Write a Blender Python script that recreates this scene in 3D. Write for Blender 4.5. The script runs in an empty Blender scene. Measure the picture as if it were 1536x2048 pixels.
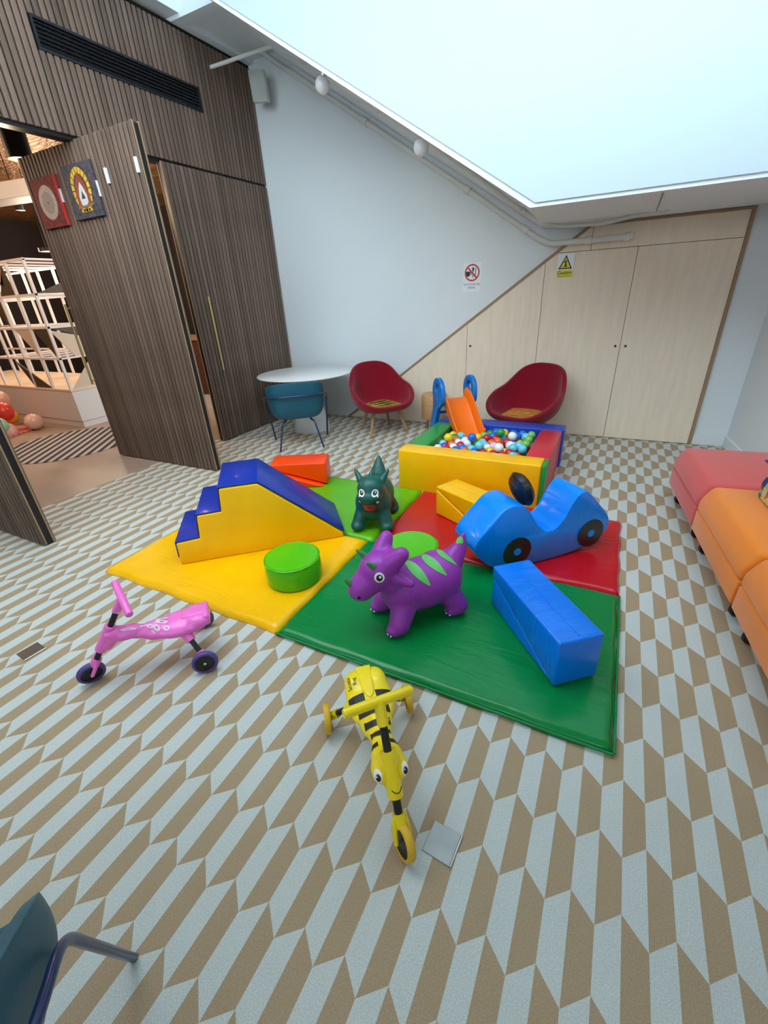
import bpy, bmesh, math, random
from mathutils import Vector, Matrix, Euler
from mathutils.bvhtree import BVHTree
random.seed(7)
PI = math.pi
SC = bpy.context.scene
COL = SC.collection

# ------------------------------------------------------------------ camera
F_PX, PITCH, ROLL, CAM_H, YAW = 858.56, 0.4702, 0.0573, 1.6, math.radians(28.3)
def _basis():
    cp, sp = math.cos(PITCH), math.sin(PITCH)
    fwd, right, down = Vector((0, cp, -sp)), Vector((1, 0, 0)), Vector((0, -sp, -cp))
    c, s = math.cos(ROLL), math.sin(ROLL)
    r2, d2 = c*right + s*down, -s*right + c*down
    z = Matrix.Rotation(YAW, 3, 'Z')
    return z @ r2, z @ d2, z @ fwd
RIGHT, DOWN, FWD = _basis()
cam_data = bpy.data.cameras.new('camera')
cam_data.sensor_fit = 'HORIZONTAL'
cam_data.sensor_width = 36.0
cam_data.lens = 36.0*F_PX/1536.0
cam_data.clip_start = 0.02
cam = bpy.data.objects.new('camera', cam_data)
COL.objects.link(cam)
m = Matrix((RIGHT, -DOWN, -FWD)).transposed().to_4x4()
m.translation = Vector((0, 0, CAM_H))
cam.matrix_world = m
SC.camera = cam
def ray(x, y):
    return RIGHT*((x-768)/F_PX) + DOWN*((y-1024)/F_PX) + FWD
def pz(x, y, z=0.0):
    d = ray(x, y); return Vector((0, 0, CAM_H)) + d*((z-CAM_H)/d.z)
def py(x, y, Y):
    d = ray(x, y); return Vector((0, 0, CAM_H)) + d*(Y/d.y)

# ------------------------------------------------------------------ world, sun, exposure
w = bpy.data.worlds.new('world'); SC.world = w; w.use_nodes = True
bg = w.node_tree.nodes['Background']
bg.inputs[0].default_value = (0.78, 0.92, 1.0, 1)
bg.inputs[1].default_value = 5.1
SC.view_settings.view_transform = 'Standard'
SC.view_settings.look = 'None'
SC.view_settings.gamma = 1.0
SC.view_settings.use_curve_mapping = False
SC.view_settings.exposure = 0.12

# ------------------------------------------------------------------ materials
def lin(c):
    return tuple(((v/255)/12.92 if v/255 <= 0.04045 else ((v/255+0.055)/1.055)**2.4) for v in c)
MATS = {}
def mat(name, rgb, rough=0.5, metal=0.0, coat=0.0, emit=0.0, var=None, bump=None, rnd=0.0, alpha=None, trans=0.0, sheen=0.0, spec=None):
    """var=(scale, amount, stretch xyz); bump=(scale, strength, stretch xyz, distortion)"""
    if name in MATS: return MATS[name]
    mt = bpy.data.materials.new(name); mt.use_nodes = True
    nt = mt.node_tree; b = nt.nodes['Principled BSDF']; N = nt.nodes.new; L = nt.links.new
    col = lin(rgb)+(1,)
    b.inputs['Base Color'].default_value = col
    b.inputs['Roughness'].default_value = rough
    b.inputs['Metallic'].default_value = metal
    b.inputs['Coat Weight'].default_value = coat
    b.inputs['Coat Roughness'].default_value = 0.12
    if spec is not None: b.inputs['Specular IOR Level'].default_value = spec
    if sheen: b.inputs['Sheen Weight'].default_value = sheen
    if trans: b.inputs['Transmission Weight'].default_value = trans
    if emit:
        b.inputs['Emission Color'].default_value = col; b.inputs['Emission Strength'].default_value = emit
    tc = None
    def coords(stretch):
        nonlocal tc
        if tc is None: tc = N('ShaderNodeTexCoord')
        mp = N('ShaderNodeMapping'); mp.inputs['Scale'].default_value = stretch
        L(tc.outputs['Object'], mp.inputs['Vector']); return mp.outputs[0]
    last = None
    if var:
        nz = N('ShaderNodeTexNoise'); nz.inputs['Scale'].default_value = var[0]; nz.inputs['Detail'].default_value = 4
        L(coords(var[2] if len(var) > 2 else (1, 1, 1)), nz.inputs['Vector'])
        mr = N('ShaderNodeMapRange'); mr.inputs[1].default_value = 0.3; mr.inputs[2].default_value = 0.7
        mr.inputs[3].default_value = 1-var[1]; mr.inputs[4].default_value = 1+var[1]
        L(nz.outputs[0], mr.inputs[0]); last = mr.outputs[0]
    if rnd:
        oi = N('ShaderNodeObjectInfo'); mr = N('ShaderNodeMapRange')
        mr.inputs[3].default_value = 1-rnd; mr.inputs[4].default_value = 1+rnd
        L(oi.outputs['Random'], mr.inputs[0])
        if last is not None:
            mu = N('ShaderNodeMath'); mu.operation = 'MULTIPLY'; L(last, mu.inputs[0]); L(mr.outputs[0], mu.inputs[1]); last = mu.outputs[0]
        else: last = mr.outputs[0]
    if last is not None:
        hs = N('ShaderNodeHueSaturation'); hs.inputs['Color'].default_value = col
        L(last, hs.inputs['Value']); L(hs.outputs[0], b.inputs['Base Color'])
    if bump:
        nz = N('ShaderNodeTexNoise'); nz.inputs['Scale'].default_value = bump[0]; nz.inputs['Detail'].default_value = 2
        if len(bump) > 3: nz.inputs['Distortion'].default_value = bump[3]
        L(coords(bump[2] if len(bump) > 2 else (1, 1, 1)), nz.inputs['Vector'])
        bp = N('ShaderNodeBump'); bp.inputs['Strength'].default_value = bump[1]; bp.inputs['Distance'].default_value = 0.02
        L(nz.outputs[0], bp.inputs['Height']); L(bp.outputs[0], b.inputs['Normal'])
    MATS[name] = mt
    return mt

def carpet_material():
    mt = bpy.data.materials.new('hexagon carpet'); mt.use_nodes = True
    nt = mt.node_tree; b = nt.nodes['Principled BSDF']; N = nt.nodes.new; L = nt.links.new
    W, S, LL, X0, Y0 = 0.0664, 1.1295, 2.0054, 0.3388, 0.8478
    def M(op, a, c=None):
        n = N('ShaderNodeMath'); n.operation = op
        for i, v in enumerate((a, c)):
            if v is None: continue
            if isinstance(v, (int, float)): n.inputs[i].default_value = v
            else: L(v, n.inputs[i])
        return n.outputs[0]
    tc = N('ShaderNodeTexCoord'); sx = N('ShaderNodeSeparateXYZ'); L(tc.outputs['Object'], sx.inputs[0])
    x = M('DIVIDE', M('SUBTRACT', sx.outputs[0], X0), W)
    y = M('DIVIDE', M('SUBTRACT', sx.outputs[1], Y0), W)
    n = M('FLOOR', x); t = M('SUBTRACT', x, n)
    even = M('SUBTRACT', 1.0, M('FLOORED_MODULO', n, 2.0))
    P = 2*(LL+S)
    yy = M('SUBTRACT', y, M('MULTIPLY', even, LL+S))
    a = M('ABSOLUTE', M('SUBTRACT', M('FLOORED_MODULO', M('ADD', yy, P/2), P), P/2))
    lim = M('ADD', S, M('MULTIPLY', t, LL-S))
    white = M('LESS_THAN', a, lim)
    mx = N('ShaderNodeMix'); mx.data_type = 'RGBA'; L(white, mx.inputs[0])
    mx.inputs[6].default_value = lin((172, 150, 121))+(1,)
    mx.inputs[7].default_value = lin((200, 205, 201))+(1,)
    nz = N('ShaderNodeTexNoise'); nz.inputs['Scale'].default_value = 260; nz.inputs['Detail'].default_value = 3
    L(tc.outputs['Object'], nz.inputs['Vector'])
    nz2 = N('ShaderNodeTexNoise'); nz2.inputs['Scale'].default_value = 2.3; nz2.inputs['Detail'].default_value = 3
    L(tc.outputs['Object'], nz2.inputs['Vector'])
    mr = N('ShaderNodeMapRange'); mr.inputs[1].default_value = .3; mr.inputs[2].default_value = .7; mr.inputs[3].default_value = .84; mr.inputs[4].default_value = 1.14
    L(nz.outputs[0], mr.inputs[0])
    mr2 = N('ShaderNodeMapRange'); mr2.inputs[3].default_value = .93; mr2.inputs[4].default_value = 1.06; L(nz2.outputs[0], mr2.inputs[0])
    hs = N('ShaderNodeHueSaturation'); L(mx.outputs[2], hs.inputs['Color']); L(M('MULTIPLY', mr.outputs[0], mr2.outputs[0]), hs.inputs['Value'])
    L(hs.outputs[0], b.inputs['Base Color'])
    b.inputs['Roughness'].default_value = 0.95; b.inputs['Specular IOR Level'].default_value = .15
    bp = N('ShaderNodeBump'); bp.inputs['Strength'].default_value = .25; bp.inputs['Distance'].default_value = .004
    L(nz.outputs[0], bp.inputs['Height']); L(bp.outputs[0], b.inputs['Normal'])
    return mt

def vinyl(name, rgb, stretch=(1.5, 7, 3), strength=.35, rough=.3, scale=2.2):
    return mat(name, rgb, rough=rough, coat=.2, spec=.3, var=(3.5, .06), bump=(scale, strength, stretch, .8))

# ------------------------------------------------------------------ mesh helpers
def link(o, parent=None):
    COL.objects.link(o)
    if parent is not None: o.parent = parent
    return o
def tag(o, label=None, cat=None, group=None, kind=None):
    if label: o['label'] = label
    if cat: o['category'] = cat
    if group: o['group'] = group
    if kind: o['kind'] = kind
    return o
def empty(name, loc=(0, 0, 0), rz=0.0, label=None, cat=None, group=None, kind=None, rot=None):
    o = bpy.data.objects.new(name, None); o.empty_display_size = .05
    o.location = loc; o.rotation_euler = rot if rot else (0, 0, rz)
    link(o); return tag(o, label, cat, group, kind)
def ob(name, me, mt=None, parent=None, smooth=False, loc=None, rot=None):
    if mt is not None and not me.materials: me.materials.append(mt)
    if smooth:
        for p in me.polygons: p.use_smooth = True
    o = bpy.data.objects.new(name, me)
    if loc is not None: o.location = loc
    if rot is not None: o.rotation_euler = rot
    return link(o, parent)
def from_bm(bm, name):
    bmesh.ops.recalc_face_normals(bm, faces=bm.faces)
    me = bpy.data.meshes.new(name); bm.to_mesh(me); bm.free(); return me
def pyd(name, verts, faces, mt=None, parent=None, smooth=False, loc=None, rot=None, recalc=True):
    me = bpy.data.meshes.new(name); me.from_pydata([tuple(v) for v in verts], [], faces)
    if recalc:
        bm = bmesh.new(); bm.from_mesh(me); bmesh.ops.recalc_face_normals(bm, faces=bm.faces); bm.to_mesh(me); bm.free()
    me.update()
    return ob(name, me, mt, parent, smooth, loc, rot)
def autosmooth(me, deg=35):
    for p in me.polygons: p.use_smooth = True
    bm = bmesh.new(); bm.from_mesh(me)
    for e in bm.edges:
        e.smooth = not (len(e.link_faces) == 2 and e.calc_face_angle(0) > math.radians(deg))
    bm.to_mesh(me); bm.free()
def box_me(name, s, c=(0, 0, 0), bev=0.0, seg=2):
    bm = bmesh.new(); bmesh.ops.create_cube(bm, size=1)
    bmesh.ops.scale(bm, vec=s, verts=bm.verts); bmesh.ops.translate(bm, vec=c, verts=bm.verts)
    if bev: bmesh.ops.bevel(bm, geom=list(bm.edges), offset=bev, segments=seg, profile=.5, affect='EDGES')
    me = from_bm(bm, name)
    if bev: autosmooth(me, 40)
    return me
def box(name, s, c=(0, 0, 0), mt=None, parent=None, bev=0.0, seg=2, loc=None, rot=None):
    return ob(name, box_me(name, s, c, bev, seg), mt, parent, False, loc, rot)
def bounds(name, a, b, mt=None, parent=None, bev=0.0, seg=2):
    s = [abs(b[i]-a[i]) for i in range(3)]; c = [(a[i]+b[i])/2 for i in range(3)]
    return box(name, s, c, mt, parent, bev, seg)
def prism_me(name, prof, depth, y0=0.0, bev=0.0, seg=3, axis='y'):
    """profile in (x,z), extruded along +y (axis 'z': profile in (x,y), extruded along z)"""
    bm = bmesh.new()
    f = (lambda p, d: (p[0], d, p[1])) if axis == 'y' else (lambda p, d: (p[0], p[1], d))
    a = [bm.verts.new(f(p, y0)) for p in prof]; b = [bm.verts.new(f(p, y0+depth)) for p in prof]
    n = len(prof)
    bm.faces.new(a); bm.faces.new(b[::-1])
    for i in range(n): bm.faces.new((a[i], a[(i+1) % n], b[(i+1) % n], b[i]))
    bmesh.ops.recalc_face_normals(bm, faces=bm.faces)
    if bev: bmesh.ops.bevel(bm, geom=[e for e in bm.edges if e.calc_face_angle(0) > .35], offset=bev, segments=seg, profile=.5, affect='EDGES')
    me = from_bm(bm, name); autosmooth(me, 32); return me
def prism(name, prof, depth, mt=None, parent=None, y0=0.0, bev=0.0, seg=3, axis='y', loc=None, rot=None):
    return ob(name, prism_me(name, prof, depth, y0, bev, seg, axis), mt, parent, False, loc, rot)
def tube_me(name, pts, r, n=10, closed=False, caps=True):
    pts = [Vector(p) for p in pts]; k = len(pts)
    R = r if isinstance(r, (list, tuple)) else [r]*k
    vs, fs = [], []
    up = None
    for i, p in enumerate(pts):
        if closed: t = (pts[(i+1) % k]-pts[i-1]).normalized()
        else: t = (pts[min(i+1, k-1)]-pts[max(i-1, 0)]).normalized()
        if up is None:
            up = Vector((0, 0, 1)) if abs(t.z) < .9 else Vector((1, 0, 0))
        a = (up - t*up.dot(t)).normalized(); b = t.cross(a); up = a
        for j in range(n):
            an = 2*PI*j/n; vs.append(p + (a*math.cos(an)+b*math.sin(an))*R[i])
    for i in range(k if closed else k-1):
        for j in range(n):
            i2 = (i+1) % k
            fs.append((i*n+j, i*n+(j+1) % n, i2*n+(j+1) % n, i2*n+j))
    if not closed and caps:
        fs.append(tuple(range(n))); fs.append(tuple(range((k-1)*n, k*n)))
    me = bpy.data.meshes.new(name); me.from_pydata([tuple(v) for v in vs], [], fs)
    bm = bmesh.new(); bm.from_mesh(me); bmesh.ops.recalc_face_normals(bm, faces=bm.faces); bm.to_mesh(me); bm.free()
    autosmooth(me, 50); return me
def tube(name, pts, r, mt=None, parent=None, n=10, closed=False):
    return ob(name, tube_me(name, pts, r, n, closed), mt, parent)
def round_path(pts, rad=.03, seg=5, closed=False):
    pts = [Vector(p) for p in pts]; out = []
    k = len(pts)
    for i, p in enumerate(pts):
        if not closed and i in (0, k-1): out.append(p); continue
        a, b = pts[i-1], pts[(i+1) % k]
        da, db = (a-p), (b-p); d = min(rad, da.length*.45, db.length*.45)
        s, e = p+da.normalized()*d, p+db.normalized()*d
        for q in range(seg+1):
            t = q/seg; out.append(s*(1-t)**2 + p*2*t*(1-t) + e*t*t)
    return out
def lathe_me(name, prof, n=32, axis='z'):
    vs, fs = [], []
    for (r, z) in prof:
        for j in range(n):
            a = 2*PI*j/n
            v = (r*math.cos(a), r*math.sin(a), z)
            if axis == 'y': v = (v[0], v[2], v[1])
            if axis == 'x': v = (v[2], v[0], v[1])
            vs.append(v)
    for i in range(len(prof)-1):
        for j in range(n): fs.append((i*n+j, i*n+(j+1) % n, (i+1)*n+(j+1) % n, (i+1)*n+j))
    ring_ = prof[0] == prof[-1]
    if prof[0][0] > 1e-6 and not ring_: fs.append(tuple(range(n)))
    if prof[-1][0] > 1e-6 and not ring_: fs.append(tuple(range((len(prof)-1)*n, len(prof)*n)))
    me = bpy.data.meshes.new(name); me.from_pydata(vs, [], fs)
    bm = bmesh.new(); bm.from_mesh(me); bmesh.ops.remove_doubles(bm, verts=bm.verts, dist=1e-5)
    bmesh.ops.recalc_face_normals(bm, faces=bm.faces); bm.to_mesh(me); bm.free()
    autosmooth(me, 40); return me
def lathe(name, prof, mt=None, parent=None, n=32, loc=None, rot=None, axis='z'):
    return ob(name, lathe_me(name, prof, n, axis), mt, parent, False, loc, rot)
def blob_me(name, parts, voxel=.008, it=8):
    """union of ellipsoids ('e',c,r[,euler]) and tapered capsules ('c',p0,p1,r0,r1[,flat]) melted into one skin"""
    bm = bmesh.new()
    def ell(c, r, rot=None):
        g = bmesh.ops.create_icosphere(bm, subdivisions=3, radius=1)['verts']
        mm = Matrix.Translation(c) @ ((Euler(rot).to_matrix().to_4x4()) if rot else Matrix()) @ Matrix.Diagonal((*r, 1))
        bmesh.ops.transform(bm, matrix=mm, verts=g)
    for p in parts:
        if p[0] == 'e': ell(Vector(p[1]), p[2], p[3] if len(p) > 3 else None)
        else:
            a, b, r0, r1 = Vector(p[1]), Vector(p[2]), p[3], p[4]
            n = max(3, int((a-b).length/(max(.004, min(r0, r1))*.45)))
            n = min(n, 16)
            for i in range(n+1):
                t = i/n; r = r0+(r1-r0)*t; ell(a.lerp(b, t), (r, r, r))
    me = bpy.data.meshes.new(name); bm.to_mesh(me); bm.free()
    o = bpy.data.objects.new(name, me); COL.objects.link(o)
    md = o.modifiers.new('r', 'REMESH'); md.mode = 'VOXEL'; md.voxel_size = voxel
    if it:
        ms = o.modifiers.new('s', 'SMOOTH'); ms.factor = .5; ms.iterations = it
    dg = bpy.context.evaluated_depsgraph_get(); dg.update()
    me2 = bpy.data.meshes.new_from_object(o.evaluated_get(dg))
    bpy.data.objects.remove(o); bpy.data.meshes.remove(me)
    me2.name = name
    for p in me2.polygons: p.use_smooth = True
    return me2
def baked(name, me, mods):
    """evaluate modifiers [(type, {settings})] on a mesh and return the result"""
    o = bpy.data.objects.new(name, me); COL.objects.link(o)
    for t, kw in mods:
        md = o.modifiers.new(t, t)
        for k, v in kw.items(): setattr(md, k, v)
    dg = bpy.context.evaluated_depsgraph_get(); dg.update()
    me2 = bpy.data.meshes.new_from_object(o.evaluated_get(dg))
    bpy.data.objects.remove(o); bpy.data.meshes.remove(me); me2.name = name
    for p in me2.polygons: p.use_smooth = True
    return me2
def bvh_of(me):
    return BVHTree.FromPolygons([v.co.copy() for v in me.vertices], [tuple(p.vertices) for p in me.polygons])
def project(verts, d, bvh, off=.002, keep=.35):
    out = []
    d = Vector(d).normalized()
    for v in verts:
        v = Vector(v)
        hit = bvh.ray_cast(v - d*.0, d, keep)
        if hit[0] is None:
            near = bvh.find_nearest(v); out.append(near[0] + near[1]*off)
        else:
            nn = hit[1] if hit[1].dot(d) < 0 else -hit[1]
            out.append(hit[0] + nn*off)
    return out
def decal(name, outline, origin, u, v, d, bvh, mt, parent, off=.002, rings=4):
    """star-shaped flat print pressed on a curved body: outline (list of 2D) in the plane origin+u,v, cast along d"""
    o, u, v = Vector(origin), Vector(u), Vector(v)
    n = len(outline); cx = sum(p[0] for p in outline)/n; cy = sum(p[1] for p in outline)/n
    vs = [o+u*cx+v*cy]; fs = []
    for k in range(1, rings+1):
        t = k/rings
        for (a, b) in outline: vs.append(o+u*(cx+(a-cx)*t)+v*(cy+(b-cy)*t))
    vs = project(vs, d, bvh, off)
    for j in range(n): fs.append((0, 1+j, 1+(j+1) % n))
    for k in range(rings-1):
        for j in range(n):
            a = 1+k*n+j; b = 1+k*n+(j+1) % n; fs.append((a, b, b+n, a+n))
    return pyd(name, vs, fs, mt, parent, True, recalc=False)
def strip(name, rows, origin, u, v, d, bvh, mt, parent, off=.002):
    o, u, v = Vector(origin), Vector(u), Vector(v)
    k = len(rows[0]); vs = []
    for r in rows: vs += [o+u*a+v*b for (a, b) in r]
    vs = project(vs, d, bvh, off); fs = []
    for i in range(len(rows)-1):
        for j in range(k-1): fs.append((i*k+j, i*k+j+1, (i+1)*k+j+1, (i+1)*k+j))
    return pyd(name, vs, fs, mt, parent, True, recalc=False)
def circ(cx, cy, rx, ry=None, n=20, rot=0.0):
    ry = rx if ry is None else ry
    out = []
    for i in range(n):
        a = 2*PI*i/n; x, y = rx*math.cos(a), ry*math.sin(a)
        out.append((cx+x*math.cos(rot)-y*math.sin(rot), cy+x*math.sin(rot)+y*math.cos(rot)))
    return out
def flat(name, outline, mt, parent, y=0.0):
    """flat n-gon in the local xz plane facing -y"""
    return pyd(name, [(a, y, b) for a, b in outline], [tuple(range(len(outline)))], mt, parent)
def text_me(body, size, thick=.0, align='CENTER', bold=0.0):
    cu = bpy.data.curves.new('txt', 'FONT'); cu.body = body; cu.size = size; cu.align_x = align; cu.align_y = 'CENTER'
    cu.extrude = thick; cu.offset = bold; cu.resolution_u = 2
    o = bpy.data.objects.new('txt', cu); COL.objects.link(o)
    dg = bpy.context.evaluated_depsgraph_get(); dg.update()
    me = bpy.data.meshes.new_from_object(o.evaluated_get(dg))
    bpy.data.objects.remove(o); bpy.data.curves.remove(cu)
    return me
def copy_tree(o, parent=None):
    c = o.copy(); COL.objects.link(c); c.parent = parent
    for ch in list(o.children): copy_tree(ch, c)
    return c

# shared materials
WALL = mat('white paint', (226, 232, 235), rough=.85, var=(1.2, .012))
WHITE = mat('white lacquer', (228, 230, 230), rough=.35)
PLY = mat('birch plywood', (238, 221, 198), rough=.55, var=(3, .045, (7, 7, .8)))
PLYEDGE = mat('plywood edge', (158, 130, 98), rough=.7)
BLACK = mat('black metal', (20, 20, 24), rough=.45)
SLAT = mat('walnut slat', (112, 92, 79), rough=.6, rnd=.24, var=(5, .16, (9, 9, .7)))
SLATBACK = mat('slat backing', (8, 5, 6), rough=.9)
CHROME = mat('chrome', (215, 218, 220), rough=.12, metal=1)
BRASS = mat('brass', (226, 204, 134), rough=.3, metal=.8)
PAPER = mat('paper', (236, 240, 242), rough=.6)

# ================================================================== THE SETTING
XL, YB = -4.34, 5.40          # slat wall, back wall
CE = -4.49                    # carpet edge
def wall_right_x(y): return 1.15 + .115*(YB-y)
o = pyd('floor', [(CE, -3.3, 0), (3.2, -3.3, 0), (3.2, YB+.1, 0), (CE, YB+.1, 0)], [(0, 1, 2, 3)], carpet_material())
tag(o, 'carpet of split hexagons in off white and tan', kind='structure')
CAFE = mat('cafe floor', (172, 150, 132), rough=.4, var=(1.6, .10, (1, 3, 1)))
o = bounds('floor', (-14, -2.2, -.05), (CE, 9, .0), CAFE); tag(o, 'pale beige poured floor of the cafe beyond the doors', kind='structure')

# back wall: white wall (with sloped lower edge) + understair plywood panels
o = bounds('wall_back', (-4.6, YB, 0), (2.4, YB+.2, 4.3), WALL); tag(o, 'white painted wall under the stairs', kind='structure')
# plywood panels: outline sloped from floor (-3.39,0) to (-.42,2.09)
def zs(x): return .700*(x+3.39)
ply = empty('wall_understair', (0, 0, 0), label='pale plywood cupboard front rising with the stairs', kind='structure')
G = .004
def panel(pts, nm='panel', th=.022):
    cx = sum(p[0] for p in pts)/len(pts); cz = sum(p[1] for p in pts)/len(pts)
    q = []
    for x, z in pts:
        q.append((x+(G/2 if x < cx else -G/2), z+(G/2 if z < cz else -G/2) if z > .01 else .006))
    return prism(nm, q, th, PLY, ply, y0=YB-th-.004, bev=.0015, seg=1)
X1, X2, X3, X4, XT, ZT, ZJ = -1.63, -.815, .018, .83, -.40, 2.10, 1.877
panel([(-3.36, .0), (X1, .0), (X1, zs(X1))])
panel([(X1, 0), (X2, 0), (X2, zs(X2)), (X1, zs(X1))], 'cupboard_door')
XJ = -3.39+ZJ/.700
panel([(X2, 0), (X3, 0), (X3, ZJ), (XJ, ZJ), (X2, zs(X2))], 'cupboard_door')
panel([(X3, 0), (X4, 0), (X4, ZJ), (X3, ZJ)], 'cupboard_door')
panel([(XJ, ZJ), (XT, ZJ), (XT, zs(XT))])
panel([(XT, ZJ), (X4, ZJ), (X4, ZT), (XT, ZT)])
prism('backing_board', [(-3.35, .0), (X4, 0), (X4, ZT), (XT, ZT), (XT, zs(XT)-.01)], .0025, mat('joint brown', (70, 50, 40)), ply, y0=YB-.0035)
prism('trim_strip', [(-3.42, 0), (-3.385, 0), (XT, zs(XT)-.004), (XT, zs(XT)+.03)], .032, PLYEDGE, ply, y0=YB-.034)
bounds('trim_strip', (X4, YB-.034, 0), (X4+.028, YB-.002, ZT), PLYEDGE, ply)
bounds('trim_strip', (XT, YB-.034, ZT-.02), (X4, YB-.030, ZT), PLYEDGE, ply)
for (x, z) in ((X1+.045, .985), (X3-.045, .985), (X3+.05, .985)):
    lathe('lock', [(0, 0), (.011, 0), (.012, .006), (.0, .008)], BLACK, ply, n=14, loc=(x, YB-.026, z), rot=(PI/2, 0, 0))
# right wall (slightly skewed), unseen near part kept solid to dim the floor
wr = empty('wall_right', (0, 0, 0), label='white right wall behind the sofas', kind='structure')
def rw(name, y0, y1, z0, z1, mt, th=.2, dx=0.0):
    a, b = (wall_right_x(y0)+dx, y0), (wall_right_x(y1)+dx, y1)
    return prism(name, [a, b, (b[0]+th, b[1]), (a[0]+th, a[1])], z1-z0, mt, wr, y0=z0, axis='z')
rw('wall_face', .8, YB+.1, 0, 4.0, WALL)
rw('wall_face', -3.2, .8, 0, 2.75, WALL)
for nm, pts in (('baseboard_right', [(3.2, YB)]),):
    a, b = wall_right_x(3.2), wall_right_x(YB)
    o = prism('baseboard_right', [(a-.018, 3.2), (a, 3.2), (b, YB), (b-.018, YB)], .115, WALL, None, axis='z', bev=.004, seg=1)
    tag(o, 'white baseboard along the right wall', kind='structure')
o = bounds('baseboard_back', (X4+.03, YB-.018, 0), (1.135, YB, .115), WALL, bev=.004, seg=1); tag(o, 'short white baseboard beside the plywood', kind='structure')
# unseen low bay, added to dim the near floor; play area left open above
YF, LOWC, LOWZ = -3.2, .55, 2.75
wf = empty('wall_front', (0, 0, 0), label='added unseen wall behind the viewer with a narrow light gap', kind='structure')
bounds('wall_face', (CE-.4, YF-.15, 0), (3.2, YF, 2.2), WALL, wf)
for xx in (-4.5, -2.8, -1.1, .6, 2.3): bounds('mullion', (xx, YF-.1, 2.2), (xx+.07, YF-.03, LOWZ), WHITE, wf)  # window gap added in the unseen wall, narrowed to dim the near floor
o = bounds('wall_side', (CE-.15, YF, 0), (CE, .45, LOWZ), WALL); tag(o, 'added unseen white side wall dimming the near floor', kind='structure')  # unseen side of the bay, closed to keep light out
o = prism('ceiling', [(-4.9, YF), (3.2, YF), (3.2, 1.9), (-.2, 1.9), (-.2, 1.2), (-1.3, 1.2), (-1.3, .3), (-4.9, .3)], .15, WALL, None, y0=LOWZ, axis='z')  # unseen ceiling, outline stepped to shade the near and right floor
tag(o, 'added unseen stepped white ceiling shading the near floor', kind='structure')
o = bounds('ceiling', (-4.9, 2.35, 4.4), (3.2, 3.66, 4.55), WALL); tag(o, 'added unseen white slab shading the balustrade', kind='structure')  # unseen slab added to keep steep sky light off the balustrade
o = bounds('wall_upper', (-4.92, LOWC, 4.75), (-4.8, 4.43, 6.0), WALL); tag(o, 'white upper storey wall above the slats', kind='structure')

# ---- stair flight and landing above
YS, SL = 3.663, .629
SOFF = WALL
BALU = mat('wall paint toned down for sky light', (190, 206, 214), rough=.8, var=(1.2, .012))  # exposure and sky tint put into the colour: wall white darkened and blued
def ze(x): return 2.10 - SL*(x+.666)
st = empty('ceiling', (0, 0, 0), label='white stair flight and landing overhead', kind='structure')
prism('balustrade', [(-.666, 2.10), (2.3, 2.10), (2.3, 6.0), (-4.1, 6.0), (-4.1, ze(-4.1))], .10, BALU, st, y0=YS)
# stringer lip under the balustrade
prism('stringer', [(-.70, 2.075), (2.3, 2.075), (2.3, 2.14), (-.66, 2.14), (-3.78, ze(-3.78)+.04), (-3.78, ze(-3.78)-.028)], .09, SOFF, st, y0=YS+.012)
DROP = .14
xj = -.666-DROP/SL
XTOP = -3.70
vs = [(-.666, YS+.1, 2.115), (2.3, YS+.1, 2.115), (2.3, YB, 2.105), (xj, YB, 2.105),
      (XTOP, YS+.1, ze(XTOP)), (XTOP, YB, ze(XTOP)-DROP+.02), (-.40, YB, 2.105)]
top = [(a, b, c+.18) for a, b, c in vs]
fs = [(0, 1, 2, 6), (0, 6, 3), (0, 3, 5, 4)]
fs2 = [tuple(i+7 for i in f) for f in fs]
pyd('soffit', vs+top, fs+fs2+[(0, 1, 8, 7), (0, 4, 11, 7), (4, 5, 12, 11)], SOFF, st, recalc=False)
bounds('joint', (.10, YS+.12, 2.104), (.106, YB-.3, 2.116), mat('joint grey', (120, 118, 112)), st)  # thin grey strip along the landing joint
# flat soffit at the top of the flight, slab edges above the slat wall
prism('top_soffit', [(-4.5, 4.43), (XTOP+.02, 4.43), (XTOP+.02, YB), (-4.5, YB)], .2, SOFF, st, y0=4.06, axis='z')
bounds('slab_edge', (-4.9, -2.2, 4.06), (-4.22, 4.32, 4.75), WALL, st)
bounds('slab_edge', (-4.9, 4.32, 4.03), (-3.05, 4.43, 4.75), WALL, st)
bounds('slab_lip', (-4.40, 4.43, 4.03), (-4.27, YB, 4.07), WALL, st)

# ---- slat wall (upper part) and three pivoting slat doors
PIT = .0543
slat_cache = {}
def slat_mesh(h):
    k = round(h, 3)
    if k not in slat_cache: slat_cache[k] = box_me('slat', (.030, .0395, h), (0, 0, h/2), .003, 1)
    return slat_cache[k]
wl = empty('wall_left', (0, 0, 0), label='wall of narrow vertical walnut slats above the pivot doors', kind='structure')
ZL = 2.905
bounds('backing_board', (XL-.12, -2.0, ZL), (XL-.02, YB, 4.035), SLATBACK, wl)
bounds('lintel', (XL-.12, -2.0, ZL-.03), (XL-.02, YB, ZL), BLACK, wl)
VY0, VY1, VZ0, VZ1 = 2.905, 4.515, 3.405, 3.605
ys = []
yv = YB-.030
while yv > .55: ys.append(yv); yv -= PIT
for yv in ys:
    if VY0-.02 < yv < VY1+.02:
        ob('slat', slat_mesh(VZ0-ZL), SLAT, wl, False, (XL-.009, yv, ZL))
        ob('slat', slat_mesh(3.995-VZ1), SLAT, wl, False, (XL-.009, yv, VZ1))
    else:
        ob('slat', slat_mesh(3.995-ZL), SLAT, wl, False, (XL-.009, yv, ZL))
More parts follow.
